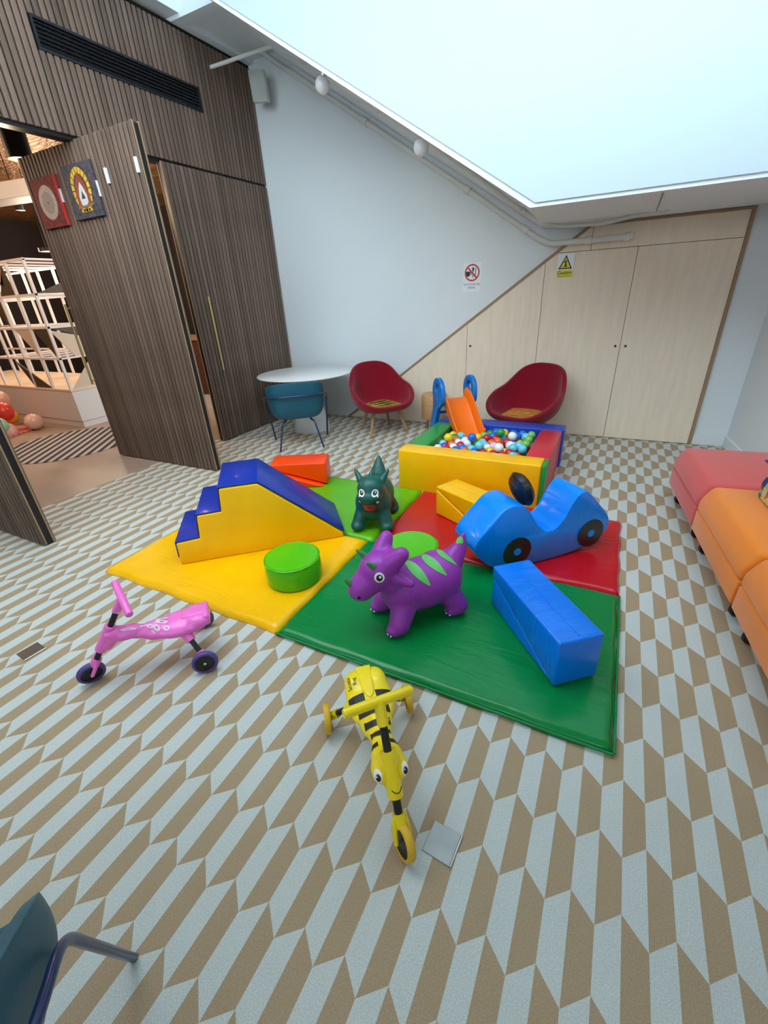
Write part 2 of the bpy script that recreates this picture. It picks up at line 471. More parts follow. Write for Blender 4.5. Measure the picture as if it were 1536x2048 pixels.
# ventilation grille
vg = empty('vent_grille', (XL, (VY0+VY1)/2, VZ0), label='long black ventilation grille set in the slatted wall', cat='vent')
hw, hh = (VY1-VY0)/2, VZ1-VZ0
VM = mat('vent black', (24, 28, 34), rough=.5)
bounds('back_plate', (-.02, -hw, 0), (-.012, hw, hh), BLACK, vg)
for z0 in (0, hh-.018): bounds('frame', (-.018, -hw, z0), (.012, hw, z0+.018), VM, vg)
for y0 in (-hw, hw-.018): bounds('frame', (-.018, y0, .018), (.012, y0+.018, hh-.018), VM, vg)
lv = box_me('louvre', (.018, 2*hw-.036, .006), (0, 0, 0))
for i in range(6): ob('louvre', lv, VM, vg, False, (0, 0, .032+i*.0272), (0, .5, 0))
bl = box_me('fin', (.008, .005, hh-.036), (0, 0, hh/2))
for i in range(40): ob('fin', bl, BLACK, vg, False, (-.009, -hw+.03+i*(2*hw-.06)/39, 0))

DW, DH, DT = 1.63, 2.885, .090
def slat_door(name, loc, rz, label, sides, handle_side, DW=DW):
    d = empty(name, loc, rz, label=label, kind='structure')       # local x along the width, y through thickness, faces at +-DT/2
    core = DT/2-.018
    bounds('core_panel', (-DW/2+.006, -core, .012), (DW/2-.006, core, DH-.01), BLACK, d)
    for sx in (-1, 1):
        for sy in (-1, 1): bounds('edge_strip', (sx*(DW/2-.012)-.012, sy*core-.0045, .012), (sx*(DW/2-.012)+.012, sy*core+.0045, DH), PLYEDGE, d)
    n = round(DW/PIT)
    for sy in sides:
        for i in range(n):
            ob('slat', slat_mesh(DH-.016), SLAT, d, False, (-DW/2+PIT*.5+i*DW/n, sy*(DT/2-.015), .012), (0, 0, PI/2))
    if handle_side is not None:
        hx, sy = handle_side
        h = tube('handle', [(hx, sy*(DT/2+.045), .86), (hx, sy*(DT/2+.045), 1.67)], .011, BRASS, d)
        for z in (.90, 1.63): tube('bracket', [(hx, sy*(DT/2-.005), z), (hx, sy*(DT/2+.05), z)], .007, BRASS, h)
    return d
d1 = slat_door('door_1', (-4.415, 2.97+DT/2, 0), 0, 'open slatted door carrying two paintings', (-1, 1), (-DW/2+.035, -1))
d2 = slat_door('door_2', (-4.48, 1.30+DT/2, 0), 0, 'nearest open slatted door cut by the left edge of the photo', (-1, 1), None)
d3 = slat_door('door_3', (XL-DT/2+.012, YB-.01-1.575/2, 0), PI/2, 'closed slatted door beside the white back wall', (-1,), (-1.575/2+.19, -1), 1.575)
bounds('floor_track', (-.0, 0, 0), (.001, .001, .001), BLACK, d3) if False else None

# white magnetic name strips on the open door
for i, (x0, z0, dz) in enumerate(((-4.195, 2.47, .11), (-4.033, 2.54, .105), (-3.640, 2.56, .10), (-4.735, 2.49, .10))):
    o = bounds('paper_strip', (x0-.012, 2.955, z0), (x0+.012, 2.972, z0+dz), PAPER)
    tag(o, ['white paper strip at the right edge of the yellow and black painting', 'white paper strip between the paintings and the door edge',
            'white paper strip nearest the free edge of the open door', 'white paper strip at the right edge of the red painting'][i], 'label', 'paper strips on the open slatted door')

# ---- paintings
def painting(x0, x1, z0, z1, label, rgb):
    p = empty('painting', ((x0+x1)/2, 2.968, z0), label=label, cat='painting')
    bounds('canvas', (-(x1-x0)/2, -.022, 0), ((x1-x0)/2, -.001, z1-z0), mat('canvas '+str(rgb), rgb, rough=.7, var=(34, .6)), p, bev=.002, seg=1)
    return p, x1-x0, z1-z0
p1, pw, ph = painting(-5.12, -4.74, 2.315, 2.70, 'dark red square painting with a large grey disc', (132, 30, 36))
flat('disc', circ(0, ph/2, .135, n=36), mat('disc rim', (150, 70, 70)), p1, -.0228)
flat('disc', circ(0, ph/2, .128, n=36), mat('disc grey', (172, 164, 160), var=(60, .25)), p1, -.0232)
flat('disc', circ(0, ph/2, .085, n=36), mat('disc grey2', (132, 122, 122), var=(90, .3)), p1, -.0236)
flat('disc', circ(0, ph/2, .014, n=16), mat('disc dot', (120, 25, 35)), p1, -.024)
bounds('side_edge', (pw/2-.001, -.023, 0), (pw/2+.004, -.001, ph), mat('red edge', (225, 40, 40)), p1)
p2, pw, ph = painting(-4.60, -4.19, 2.335, 2.725, 'black and white painting with a yellow ring around a red flame and dark triangle', (70, 68, 78))
YP, RP, WP = mat('paint yellow', (226, 180, 20), var=(30, .15)), mat('paint red', (140, 40, 24), var=(30, .2)), mat('paint white', (205, 215, 222), var=(40, .15))
flat('ring', circ(0, ph/2+.01, .135, .165, 40), mat('paint dark', (40, 32, 28)), p2, -.0226)
for i in range(18):
    a0, a1 = 2*PI*i/18+.03, 2*PI*(i+1)/18-.03
    flat('ring_tile', [(.13*math.cos(a0), ph/2+.01+.16*math.sin(a0)), (.13*math.cos(a1), ph/2+.01+.16*math.sin(a1)),
                       (.092*math.cos(a1), ph/2+.01+.115*math.sin(a1)), (.092*math.cos(a0), ph/2+.01+.115*math.sin(a0))], YP, p2, -.0232)
flat('flame', [(-.085, .09), (0, .065), (.09, .10), (.095, .17), (.06, .25), (0, .335), (-.06, .25), (-.095, .17)], RP, p2, -.0236)
flat('flame', [(-.05, .10), (0, .085), (.05, .11), (.055, .16), (.03, .22), (0, .26), (-.03, .22), (-.055, .16)], WP, p2, -.0240)
flat('triangle', [(-.028, .14), (.03, .14), (0, .20)], mat('paint ink', (24, 22, 34)), p2, -.0244)
flat('band', [(-.11, .075), (.12, .085), (.12, .10), (-.11, .09)], mat('paint ochre', (130, 100, 60)), p2, -.0246)
for i in range(5): flat('ring_tile', [(-.08+i*.033, .05), (-.055+i*.033, .045), (-.055+i*.033, .068), (-.08+i*.033, .068)], YP, p2, -.0232)

# ---- signs on the back wall
def sign(loc, w_, h_, label, tilt=0.0):
    s = empty('sign', loc, label=label, cat='sign', rot=(0, tilt, 0))
    bounds('sheet', (-w_/2, -.002, 0), (w_/2, 0, h_), PAPER, s)
    return s
def put_text(parent, body, size, x, z, mt, y=-.0026, bold=0.0, squash=1.0):
    me = text_me(body, size, bold=bold); o = ob('lettering', me, mt, parent, False, (x, y, z), (PI/2, 0, 0)); o.scale = (squash, 1, 1); return o
s1 = sign((-1.607, YB-.001, 1.565), .205, .292, 'laminated no food or drink notice on the white wall', .02)
SRED, SBLK = mat('sign red', (204, 50, 62)), mat('sign black', (28, 26, 34))
def ring(name, cx, cz, r0, r1, mt, parent, y, n=40):
    vs = []; fs = []
    for i in range(n):
        a = 2*PI*i/n
        vs += [(cx+r0*math.cos(a), y, cz+r0*math.sin(a)), (cx+r1*math.cos(a), y, cz+r1*math.sin(a))]
    for i in range(n):
        j = (i+1) % n; fs.append((2*i, 2*i+1, 2*j+1, 2*j))
    return pyd(name, vs, fs, mt, parent)
flat('cup', [(-.065, .155), (-.03, .155), (-.022, .205), (-.073, .205)], SBLK, s1, -.0023)
ring('cup_handle', -.018, .182, .007, .013, SBLK, s1, -.0023, 14)
flat('fork', [(.006, .145), (.013, .145), (.013, .20), (.02, .22), (.02, .245), (0, .245), (0, .22), (.006, .20)], SBLK, s1, -.0023)
flat('knife', [(.034, .145), (.042, .145), (.042, .245), (.034, .235)], SBLK, s1, -.0023)
ring('prohibition_ring', 0, .193, .070, .086, SRED, s1, -.0028)
flat('prohibition_bar', [(-.055, .135+.10), (-.043, .135+.112), (.057, .135+.014), (.045, .135+.002)], SRED, s1, -.0030)
put_text(s1, 'NO FOOD OR', .029, 0, .075, SBLK); put_text(s1, 'DRINK', .029, 0, .042, SBLK)
s2 = sign((-.617, YB-.031, 1.645), .158, .222, 'yellow caution mind your head sign on the plywood')
SYEL = mat('sign yellow', (226, 208, 40))
flat('triangle_border', [(-.067, .083), (.067, .083), (0, .210)], SBLK, s2, -.0023)
flat('triangle', [(-.049, .094), (.049, .094), (0, .189)], SYEL, s2, -.0026)
flat('figure', circ(0, .150, .010, n=14), SBLK, s2, -.0029)
flat('figure', [(-.024, .145), (.012, .163), (.016, .158), (-.02, .139)], SBLK, s2, -.0031)
flat('figure', [(-.004, .140), (.008, .140), (.012, .112), (.02, .104), (-.018, .100), (-.008, .112)], SBLK, s2, -.0029)
flat('caption_field', [(-.076, .006), (.076, .006), (.076, .074), (-.076, .074)], SYEL, s2, -.0023)
put_text(s2, 'Caution', .042, 0, .050, SBLK, bold=.0006); put_text(s2, 'Mind your head', .019, 0, .019, SBLK)

# ---- pipes, lamps, speaker under the stairs
def soffit_z(x, y):
    return ze(x)-(DROP-.02)*(y-(YS+.1))/(YB-YS-.1)
def under(px_, py_, gap, lo=4.0, hi=5.3):
    # point on the pixel's ray that hangs 'gap' below the sloping soffit
    best = None
    for k in range(131):
        y = hi-(hi-lo)*k/130; p = py(px_, py_, y); e = abs(soffit_z(p.x, p.y)-gap-p.z)
        if best is None or e < best[0]: best = (e, p)
    return best[1]
PIPE = mat('painted pipe', (214, 216, 210), rough=.5)
def pipe(label, pts, r, rad=.05, extras=()):
    pts = [Vector(p) for p in pts]; t = empty('pipe', pts[0], label=label, cat='pipe')
    loc = [p-pts[0] for p in pts]
    tube('pipe_run', round_path(loc, rad, 5), r, PIPE, t, n=12)
    for i, f, ln in extras:      # collars
        a, b = loc[i], loc[i+1]; c = a.lerp(b, f); d = (b-a).normalized()
        tube('collar', [c-d*ln/2, c+d*ln/2], r*1.35, PIPE, t, n=12)
    return t
pipe('slim white pipe with its open end hanging before the slatted wall', [py(417, 136, 4.75), py(548, 91, 4.95), under(650, 151, .03), under(860, 284, .03), under(1040, 418, .03), py(1110, 453, 5.1), py(1205, 447, 5.1), py(1325, 418, 5.05)], .017, .08,
     [(2, .5, .05), (4, .1, .05)])
o = box('junction_box', (.09, .09, .05), (0, 0, 0), PIPE, None, .006, 2, loc=py(1330, 416, 5.05)+Vector((0, 0, .0))); tag(o, 'small white junction box under the landing', 'junction box')
pipe('thick white pipe running down the wall below the flight', [py(430, 102, 5.2), py(488, 80, 5.3), py(548, 122, 5.31), py(660, 196, 5.31), py(900, 356, 5.31), py(1078, 478, 5.31), py(1100, 488, 5.29), py(1262, 472, 5.22), py(1263, 464, 5.22)], .026, .06,
     [(3, .3, .06), (4, .2, .06), (4, .85, .07), (6, .5, .06), (6, .96, .05)])
GLASS = mat('opal glass', (238, 240, 244), rough=.2, coat=.3)
for i, q in enumerate(((645, 170), (842, 294))):
    c = under(q[0], q[1], .155)
    t = empty('globe_lamp', c, label=['opal globe lamp higher up under the stair flight', 'opal globe lamp lower down under the stair flight'][i], cat='lamp', group='globe lamps under the stairs', rot=(0, math.atan(SL)*.8, 0))
    ob('globe', lathe_me('globe', [(0, -.06)]+[(.06*math.sin(a), -.06*math.cos(a)) for a in [PI*k/14 for k in range(1, 13)]]+[(.02, .057)], 24), GLASS, t)
    lathe('ring', [(.022, .052), (.027, .055), (.027, .076), (.022, .080)], CHROME, t, 20)
    lathe('socket', [(.020, .078), (.020, .105)], PIPE, t, 18)
sp = empty('wall_speaker', py(524, 205, 5.22), label='small white loudspeaker high in the corner by the slats', cat='speaker', rot=(math.radians(10), 0, math.radians(24)))
bounds('cabinet', (-.085, -.07, 0), (.085, .07, .26), mat('speaker white', (206, 208, 204), rough=.6), sp, bev=.012, seg=3)
bounds('grille', (-.075, -.076, .012), (.075, -.068, .248), mat('speaker grille', (186, 190, 186), rough=.8, bump=(160, .4)), sp, bev=.004, seg=2)
bounds('bracket', (-.02, .06, .10), (.02, .16, .14), mat('speaker white', (206, 208, 204)), sp)
for i, (q) in enumerate(((550, 100), (640, 127), (838, 258), (952, 338), (1032, 393))):
    c = py(q[0], q[1], 4.6 if i == 0 else 3.72)
    if i: c.z -= .0
    o = box('clip', (.03, .03, .02), (0, 0, 0), mat('clip grey', (90, 88, 84), rough=.5), None, loc=c) if False else None

# ---- floor boxes
PLATE = mat('steel plate', (160, 164, 162), rough=.5, metal=.5, var=(12, .08), bump=(9, .25))
def floor_box(loc, rz, label, mt):
    t = empty('floor_socket', loc, rz, label=label, cat='floor socket')
    bounds('lid', (-.05, -.05, .0), (.044, .05, .004), mt, t, bev=.001, seg=1)
    tube('hinge', [(.047, -.05, .004), (.047, .05, .004)], .0035, CHROME, t, n=8)
    return t
floor_box((-.243, .722, 0), math.radians(-4), 'square steel floor socket lid beside the yellow ride-on', PLATE)
floor_box((-2.515, .632, 0), math.radians(-4), 'small dark floor socket lid left of the pink ride-on', mat('dark plate', (78, 74, 68), rough=.45, metal=.4))

# ================================================================== CAFE BEYOND THE DOORS
DARK = mat('dark wall', (38, 30, 28), rough=.9)
o = bounds('wall_far', (-13.2, -2.2, 0), (-13.0, 9, 3.6), DARK); tag(o, 'dark far wall of the cafe', kind='structure')
o = bounds('wall_far', (-13, 8.0, 0), (XL-.1, 8.2, 3.6), DARK); tag(o, 'dark side wall of the cafe', kind='structure')
o = bounds('wall_far', (-13, -2.3, 0), (XL-.1, -2.2, 3.6), DARK); tag(o, 'dark near side wall of the cafe', kind='structure')
o = bounds('ceiling', (-13.2, -2.3, 3.55), (XL-.1, 8.2, 3.7), mat('copper foil ceiling', (150, 104, 62), rough=.35, metal=.5, var=(5, .5, (1, 3, 1)), bump=(6, 1.0, (1, 3, 1), 1))); tag(o, 'crinkled copper coloured ceiling of the cafe', kind='structure')
def lamp(loc, power, color, r=.1):
    d = bpy.data.lights.new('lamp_light', 'POINT'); d.energy = power; d.color = color; d.shadow_soft_size = r
    o = bpy.data.objects.new('lamp_light', d); o.location = loc; COL.objects.link(o); return o
WARM = (1.0, .74, .5)
# big pendant cylinder
BULB = mat('warm lamp disc', (255, 224, 176), emit=4.0)
def pendant(loc, r, h, label, power=0, cord=True):
    t = empty('pendant_lamp', loc, label=label, cat='lamp')
    lathe('shade', [(r*.96, 0), (r, 0), (r, h), (.0, h+.01)], BLACK, t, 28)
    lathe('diffuser', [(0, .004), (r*.95, .004)], BULB, t, 28)
    if cord: tube('cord', [(0, 0, h), (0, 0, 3.54-loc[2])], .006, BLACK, t, 6)
    if power: lamp((loc[0], loc[1], loc[2]-.15), power, WARM)
    return t
pendant((-5.32, 3.06, 2.90), .105, .34, 'large black cylinder lamp hanging just inside the cafe opening', 40)
pendant((-8.4, 4.75, 2.47), .12, .05, 'small disc lamp hanging directly above the white shelving', 60)
pendant((-6.9, 3.75, 2.75), .05, .05, 'tiny disc lamp beside the red painting', 0)
pendant((-9.6, 4.4, 2.6), .15, .06, 'disc lamp at the left photo edge above the shelving', 70)
pendant((-10.5, 6.3, 2.6), .15, .06, 'disc lamp furthest back in the cafe', 60)
lamp((-8.0, 1.6, 3.2), 120, WARM, .3)
lamp((-6.2, 4.8, 3.0), 45, WARM, .3)
# white boxed beam
o = prism('ceiling_beam', [(0, 0), (1.9, 0), (1.9, .16), (0, .16)], .28, mat('beam white', (206, 202, 204)), None, y0=0, loc=(-7.3, 3.25, 2.78), rot=(0, 0, math.radians(12)), bev=.004, seg=1)
tag(o, 'pale boxed ceiling beam behind the black cylinder lamp', 'beam')
o = bounds('column', (-10.6, 6.9, 0), (-10.1, 7.4, 3.55), mat('column grey', (112, 102, 92), rough=.8)); tag(o, 'grey square column behind the white shelving', 'column')
o = bounds('column', (-8.9, 7.0, 0), (-8.6, 7.3, 3.55), mat('column grey', (112, 102, 92), rough=.8)); tag(o, 'slimmer grey column further back behind the shelving', 'column')
# planter cabinet with open lattice shelving
CX, CY = -7.10, 3.66
cb = empty('shelf_unit', (CX, CY, 0), label='white low cabinet carrying open lattice shelving', cat='shelf')
CWH = mat('cabinet white', (226, 218, 214), rough=.5)
bounds('cabinet', (-4.2, 0, .09), (0, 1.15, .54), CWH, cb, bev=.004, seg=1)
bounds('plinth', (-4.18, .015, 0), (-.015, 1.13, .09), CWH, cb)
bounds('worktop', (-4.21, -.01, .54), (.01, 1.16, .57), mat('worktop cream', (238, 216, 190), rough=.5), cb, bev=.003, seg=1)
LEV = [.985, 1.40, 1.815, 2.23]
SHW = mat('shelf white', (236, 228, 224), rough=.5)
px_ = [0, -.46, -.92, -1.38, -1.84, -2.3, -2.76, -3.22, -3.68]
for x in px_:
    for y in (0.0, 1.10):
        bounds('post', (x-.034, y, .57), (x, y+.034, 2.245), SHW, cb)
for z in LEV:
    for y in (0.0, 1.10): bounds('rail', (-4.0, y+.002, z), (0, y+.032, z+.028), SHW, cb)
    for x in px_[:5]: bounds('cross_rail', (x-.032, .034, z+.002), (x-.002, 1.10, z+.026), SHW, cb)
OL, CRM = mat('olive panel', (84, 70, 50), rough=.6), mat('cream panel', (214, 194, 170), rough=.6)
def tri(pts, mt):        # panels in the shelf faces
    if pts[0][0] == 'f': prism('infill_panel', [(p[1], p[2]) for p in pts], .015, mt, cb, y0=.01)
    else:                # side face x = 0
        vs = [(-.008, p[1], p[2]) for p in pts]+[(-.022, p[1], p[2]) for p in pts]; n = len(pts)
        pyd('infill_panel', vs, [tuple(range(n)), tuple(range(2*n-1, n-1, -1))]+[(i, (i+1) % n, n+(i+1) % n, n+i) for i in range(n)], mt, cb)
tri([('s', .05, 1.843), ('s', 1.1, 2.23), ('s', 1.1, 1.843)], OL)
tri([('s', .04, 1.40), ('s', 1.1, 1.40), ('s', 1.1, 1.05)], OL)
tri([('s', .02, 1.38), ('s', .42, 1.27), ('s', .42, .99), ('s', .25, .99)], CRM)
tri([('s', .04, .57), ('s', .46, .98), ('s', .62, .57)], CRM)
tri([('f', -.04, 1.01), ('f', -.42, 1.40), ('f', -.04, 1.40)], OL)
tri([('f', -.50, 1.40), ('f', -.90, 1.40), ('f', -.50, 1.03)], CRM)
tri([('f', -.96, .57), ('f', -.50, .57), ('f', -1.25, .95)], OL)
tri([('f', -.50, 1.843), ('f', -.9, 1.843), ('f', -.6, 2.2)], OL)
tri([('f', -.96, 1.42), ('f', -1.34, 1.81), ('f', -.96, 1.81)], OL)
tri([('f', -.90, 2.2), ('f', -.62, 2.2), ('f', -.72, 1.95)], CRM)
# things behind the shelving
def leafy_plant(loc, label):
    t = empty('potted_plant', loc, label=label, cat='plant')
    lathe('pot', [(.07, 0), (.10, .16), (.09, .16), (.085, .12), (0, .12)], mat('pot grey', (120, 112, 104)), t, 16)
    lf = pyd('leaf', [(0, 0, 0), (.03, .08, .03), (0, .18, .0), (-.03, .08, .03)], [(0, 1, 2, 3)], mat('leaf green', (50, 80, 40)), t); me = lf.data
    for i in range(30):
        ob('leaf', me, None, t, False, (0, 0, .16+.02*(i % 6)), (random.uniform(.1, 1.1), random.uniform(-.3, .3), 2*PI*i/30*5.3))
    return t
leafy_plant((-8.1, 6.4, 1.05), 'small leafy plant on the cafe counter behind the shelving')
ct = empty('cafe_counter', (-8.6, 6.1, 0), label='dark brown cafe counter behind the shelving', cat='counter')
bounds('body', (-1.6, 0, 0), (1.7, .6, 1.0), mat('counter brown', (82, 42, 28), rough=.5), ct)
bounds('top', (-1.65, -.04, 1.0), (1.75, .64, 1.05), mat('counter top', (170, 126, 86), rough=.4), ct, bev=.004, seg=1)
def cafe_chair(loc, rz, label, rgb):
    t = empty('cafe_chair', loc, rz, label=label, cat='chair')
    m_ = mat('chair '+str(rgb), rgb, rough=.5)
    bounds('seat', (-.21, -.21, .43), (.21, .21, .46), m_, t, bev=.012)
    bounds('backrest', (-.2, .19, .5), (.2, .22, .92), m_, t, bev=.012)
    for sx in (-1, 1):
        for sy in (-1, 1): tube('leg', [(sx*.17, sy*.17, .44), (sx*.2, sy*.2, 0)], .012, BLACK, t, 8)
    return t
cafe_chair((-8.0, 5.35, 0), .3, 'bright orange red chair seen through the shelving', (226, 70, 26))
cafe_chair((-8.95, 5.4, 0), -.4, 'second orange red chair seen through the shelving further left', (210, 60, 24))
# striped round rug
def stripes(name, c1, c2, freq, ang):
    mt = bpy.data.materials.new(name); mt.use_nodes = True; nt = mt.node_tree; b = nt.nodes['Principled BSDF']; N = nt.nodes.new; L = nt.links.new
    tc = N('ShaderNodeTexCoord'); mp = N('ShaderNodeMapping'); mp.inputs['Rotation'].default_value = (0, 0, ang); L(tc.outputs['Object'], mp.inputs[0])
    sx = N('ShaderNodeSeparateXYZ'); L(mp.outputs[0], sx.inputs[0])
    a = N('ShaderNodeMath'); a.operation = 'MULTIPLY'; a.inputs[1].default_value = freq; L(sx.outputs[0], a.inputs[0])
    f = N('ShaderNodeMath'); f.operation = 'FRACT'; L(a.outputs[0], f.inputs[0])
    g = N('ShaderNodeMath'); g.operation = 'GREATER_THAN'; g.inputs[1].default_value = .5; L(f.outputs[0], g.inputs[0])
    mx = N('ShaderNodeMix'); mx.data_type = 'RGBA'; mx.inputs[6].default_value = lin(c1)+(1,); mx.inputs[7].default_value = lin(c2)+(1,)
    L(g.outputs[0], mx.inputs[0]); L(mx.outputs[2], b.inputs['Base Color']); b.inputs['Roughness'].default_value = .9
    return mt
o = lathe('rug', [(.78, 0), (.78, .006), (0, .007)], stripes('navy stripe', (60, 58, 78), (196, 188, 172), 9.5, math.radians(0)), None, 48, loc=(-6.40, 3.06, .001)); tag(o, 'round rug with navy and cream stripes on the cafe floor', 'rug')
o.rotation_euler = (0, 0, math.radians(38))
o = bounds('play_rug', (-.55, -.35, 0), (.55, .35, .02), stripes('coral stripe', (206, 104, 84), (232, 150, 126), 12, PI/2), None, bev=.004, seg=1); o.location = (-8.30, 3.0, 0); o.rotation_euler = (0, 0, .3); tag(o, 'coral striped floor mat under the balloons', 'rug')
def balloon(loc, r, rgb, label, tilt=(0, 0, 0)):
    t = empty('balloon', loc, label=label, cat='balloon', group='balloons on the cafe floor', rot=tilt)
    prof = [(0, -r)]
    for k in range(1, 14):
        a = PI*k/14; prof.append((r*.92*math.sin(a)*(1-.06*math.cos(a)), -r*math.cos(a)))
    prof += [(.012, r*1.05), (0, r*1.06)]
    mt = mat('balloon '+str(rgb), rgb, rough=.3, coat=.4)
    ob('skin', lathe_me('skin', prof, 24), mt, t)
    lathe('knot', [(.006, r*1.05), (.018, r*1.12), (0, r*1.12)], mt, t, 10)
    return t
balloon(pz(68, 843, .13), .128, (244, 196, 172), 'single peach balloon lying apart on the cafe floor', (1.4, 0, .4))
YBAL = 3.10
balloon(py(15, 862, YBAL-.12), .13, (240, 176, 164), 'pale pink balloon lowest in the balloon cluster', (1.2, .2, 0))
balloon(py(6, 824, YBAL), .15, (232, 60, 40), 'red balloon in the balloon cluster', (.4, .6, 0))
balloon(py(22, 834, YBAL+.26), .12, (240, 180, 40), 'yellow balloon behind the red one', (.9, .6, 0))
balloon(py(0, 800, YBAL+.14), .14, (244, 196, 172), 'peach balloon on top of the balloon cluster', (.2, .3, 0))
balloon(py(-2, 851, YBAL-.22), .12, (140, 196, 160), 'mint green balloon at the left photo edge', (1.0, .2, 0))

# ================================================================== MATS
MZ = .035
def play_mat(x0, x1, y0, y1, mt, label, wr=.002, ang=.6, freq=26, seed=0):
    nx, ny = int((x1-x0)/.022), int((y1-y0)/.022)
    rnd = random.Random(seed); ph = [rnd.uniform(0, 6) for _ in range(6)]
    ca, sa = math.cos(ang), math.sin(ang)
    cx, cy = (x0+x1)/2, (y0+y1)/2
    vs, fs = [], []
    def edge(d): return min(1, max(0, d/.022))
    for j in range(ny+1):
        for i in range(nx+1):
            x = x0+(x1-x0)*i/nx; y = y0+(y1-y0)*j/ny
            e = min(edge(x-x0), edge(x1-x))*min(edge(y-y0), edge(y1-y)) if 0 < i < nx and 0 < j < ny else 0
            e = math.sqrt(max(0, 1-(1-e)**2))
            u = (x*ca+y*sa); v = (-x*sa+y*ca)
            wv = math.sin(u*freq+2.2*math.sin(v*2.1+ph[0])+ph[1])*.5+.5
            wv = wv**4 * (.5+.5*math.sin(v*3.3+u*2+ph[2]))*(.5+.5*math.sin(u*1.7+ph[3]))
            dx = .004*math.sin(y*23+ph[4]) if i in (0, nx) else 0
            dy = .004*math.sin(x*17+ph[5]) if j in (0, ny) else 0
            vs.append((x-cx+dx, y-cy+dy, .006+e*(MZ-.008)+wr*e*wv))
    for j in range(ny):
        for i in range(nx):
            a = j*(nx+1)+i; fs.append((a, a+1, a+nx+2, a+nx+1))
    n0 = len(vs)
    brd = [i for i in range(nx+1)]+[(j)*(nx+1)+nx for j in range(1, ny+1)]+[ny*(nx+1)+i for i in range(nx-1, -1, -1)]+[j*(nx+1) for j in range(ny-1, 0, -1)]
    for k in brd: vs.append((vs[k][0], vs[k][1], .0))
    m_ = len(brd)
    for k in range(m_): fs.append((brd[k], n0+k, n0+(k+1) % m_, brd[(k+1) % m_]))
    fs.append(tuple(range(n0, n0+m_)))
    t = empty('play_mat', (cx, cy, 0), label=label, cat='mat')
    pyd('pad', vs, fs, mt, t, True)
    return t
VY = vinyl('vinyl yellow', (255, 190, 0), strength=.15)
VG = vinyl('vinyl green', (0, 128, 58), strength=.22, rough=.25)
VR = vinyl('vinyl red', (196, 14, 30), strength=.22, rough=.25)
VL = vinyl('vinyl lime', (96, 178, 14), strength=.2, rough=.28)
play_mat(-2.87, -1.382, 1.27, 2.29, VY, 'yellow vinyl floor mat under the step block', .002, .5, 20, 1)
tg = play_mat(-1.378, .235, 1.265, 2.29, VG, 'dark green vinyl floor mat under the purple hopper', .006, -.95, 17, 2)
play_mat(-1.335, .235, 2.294, 3.222, VR, 'red vinyl floor mat under the blue rocking car', .006, .2, 16, 3)
play_mat(-2.80, -1.339, 2.294, 3.228, VL, 'lime green vinyl floor mat under the dark green hopper', .0018, 1.0, 26, 4)
for (a, b, p_) in (((-.806, -.515, .018), (.806, -.515, .018), tg), ((.809, -.51, .018), (.809, .51, .018), tg)):
    tube('piping', [a, b], .006, VG, p_, 8)

# ================================================================== SOFT PLAY BLOCKS
SBL = vinyl('vinyl royal blue', (0, 48, 160), strength=.12, rough=.35)
SYE = vinyl('vinyl amber', (255, 196, 0), strength=.1, rough=.45)
a0, a1 = Vector((-2.397, 1.512)), Vector((-1.554, 2.258))
ang = math.atan2(a1.y-a0.y, a1.x-a0.x)
t = empty('step_block', (a0.x, a0.y, MZ), ang, label='blue and yellow foam step and slide block', cat='foam block')
prof = [(0, 0), (1.126, 0), (1.128, .035), (.595, .505), (.345, .505), (.328, .345), (.172, .340), (.155, .175), (.003, .165)]
core = [(x, z) for x, z in prof]
prism('foam_body', [(.004, 0), (1.118, 0), (1.118, .03), (.592, .498), (.35, .498), (.334, .338), (.178, .333), (.161, .168), (.008, .158)], .498, SYE, t, y0=.001, bev=.008, seg=2)
cov = [(.001, .05), (.003, .165), (.155, .175), (.172, .340), (.328, .345), (.345, .508), (.595, .508), (1.130, .037)]
n = len(cov); nrm = []
vs, fs = [], []
for (x, z) in cov: vs += [(x, .010, z), (x, .49, z)]
for i in range(n-1): fs.append((2*i, 2*i+2, 2*i+3, 2*i+1))
me = bpy.data.meshes.new('cover'); me.from_pydata(vs, [], fs)
me = baked('step_cover', me, [('SOLIDIFY', dict(thickness=.012, offset=0)), ('BEVEL', dict(width=.006, segments=2, limit_method='ANGLE'))])
autosmooth(me, 30)
ob('step_cover', me, SBL, t)

def wedge_pair(loc, ang, L_, W_, H_, mtU, mtL, lab_top, lab_low, out=.02, flip=False, f0=.12, f1=.85):
    """two foam wedges laid on each other into a block: local x along the length, y into depth"""
    P = (lambda x: L_-x) if flip else (lambda x: x)
    up = [(P(0), .004), (P(0), H_), (P(L_), H_), (P(L_), H_*f1+.004)]
    lo = [(P(.03), 0), (P(L_), 0), (P(L_), H_*f1-.004)]
    a = empty('foam_wedge', (loc[0], loc[1], MZ), ang, label=lab_top, cat='foam block')
    prism('cover', up, W_, mtU, a, bev=.012, seg=3)
    b = empty('foam_wedge', (loc[0], loc[1], MZ), ang, label=lab_low, cat='foam block')
    prism('cover', lo, W_, mtL, b, y0=-out, bev=.010, seg=3)
    return a, b
VB = vinyl('vinyl blue', (0, 122, 240), stretch=(8, 2, 2), strength=.55, rough=.26)
VO = vinyl('vinyl orange', (255, 72, 0), strength=.15, rough=.4)
VYB = vinyl('vinyl yellow block', (255, 190, 0), stretch=(8, 2, 2), strength=.2, rough=.35)
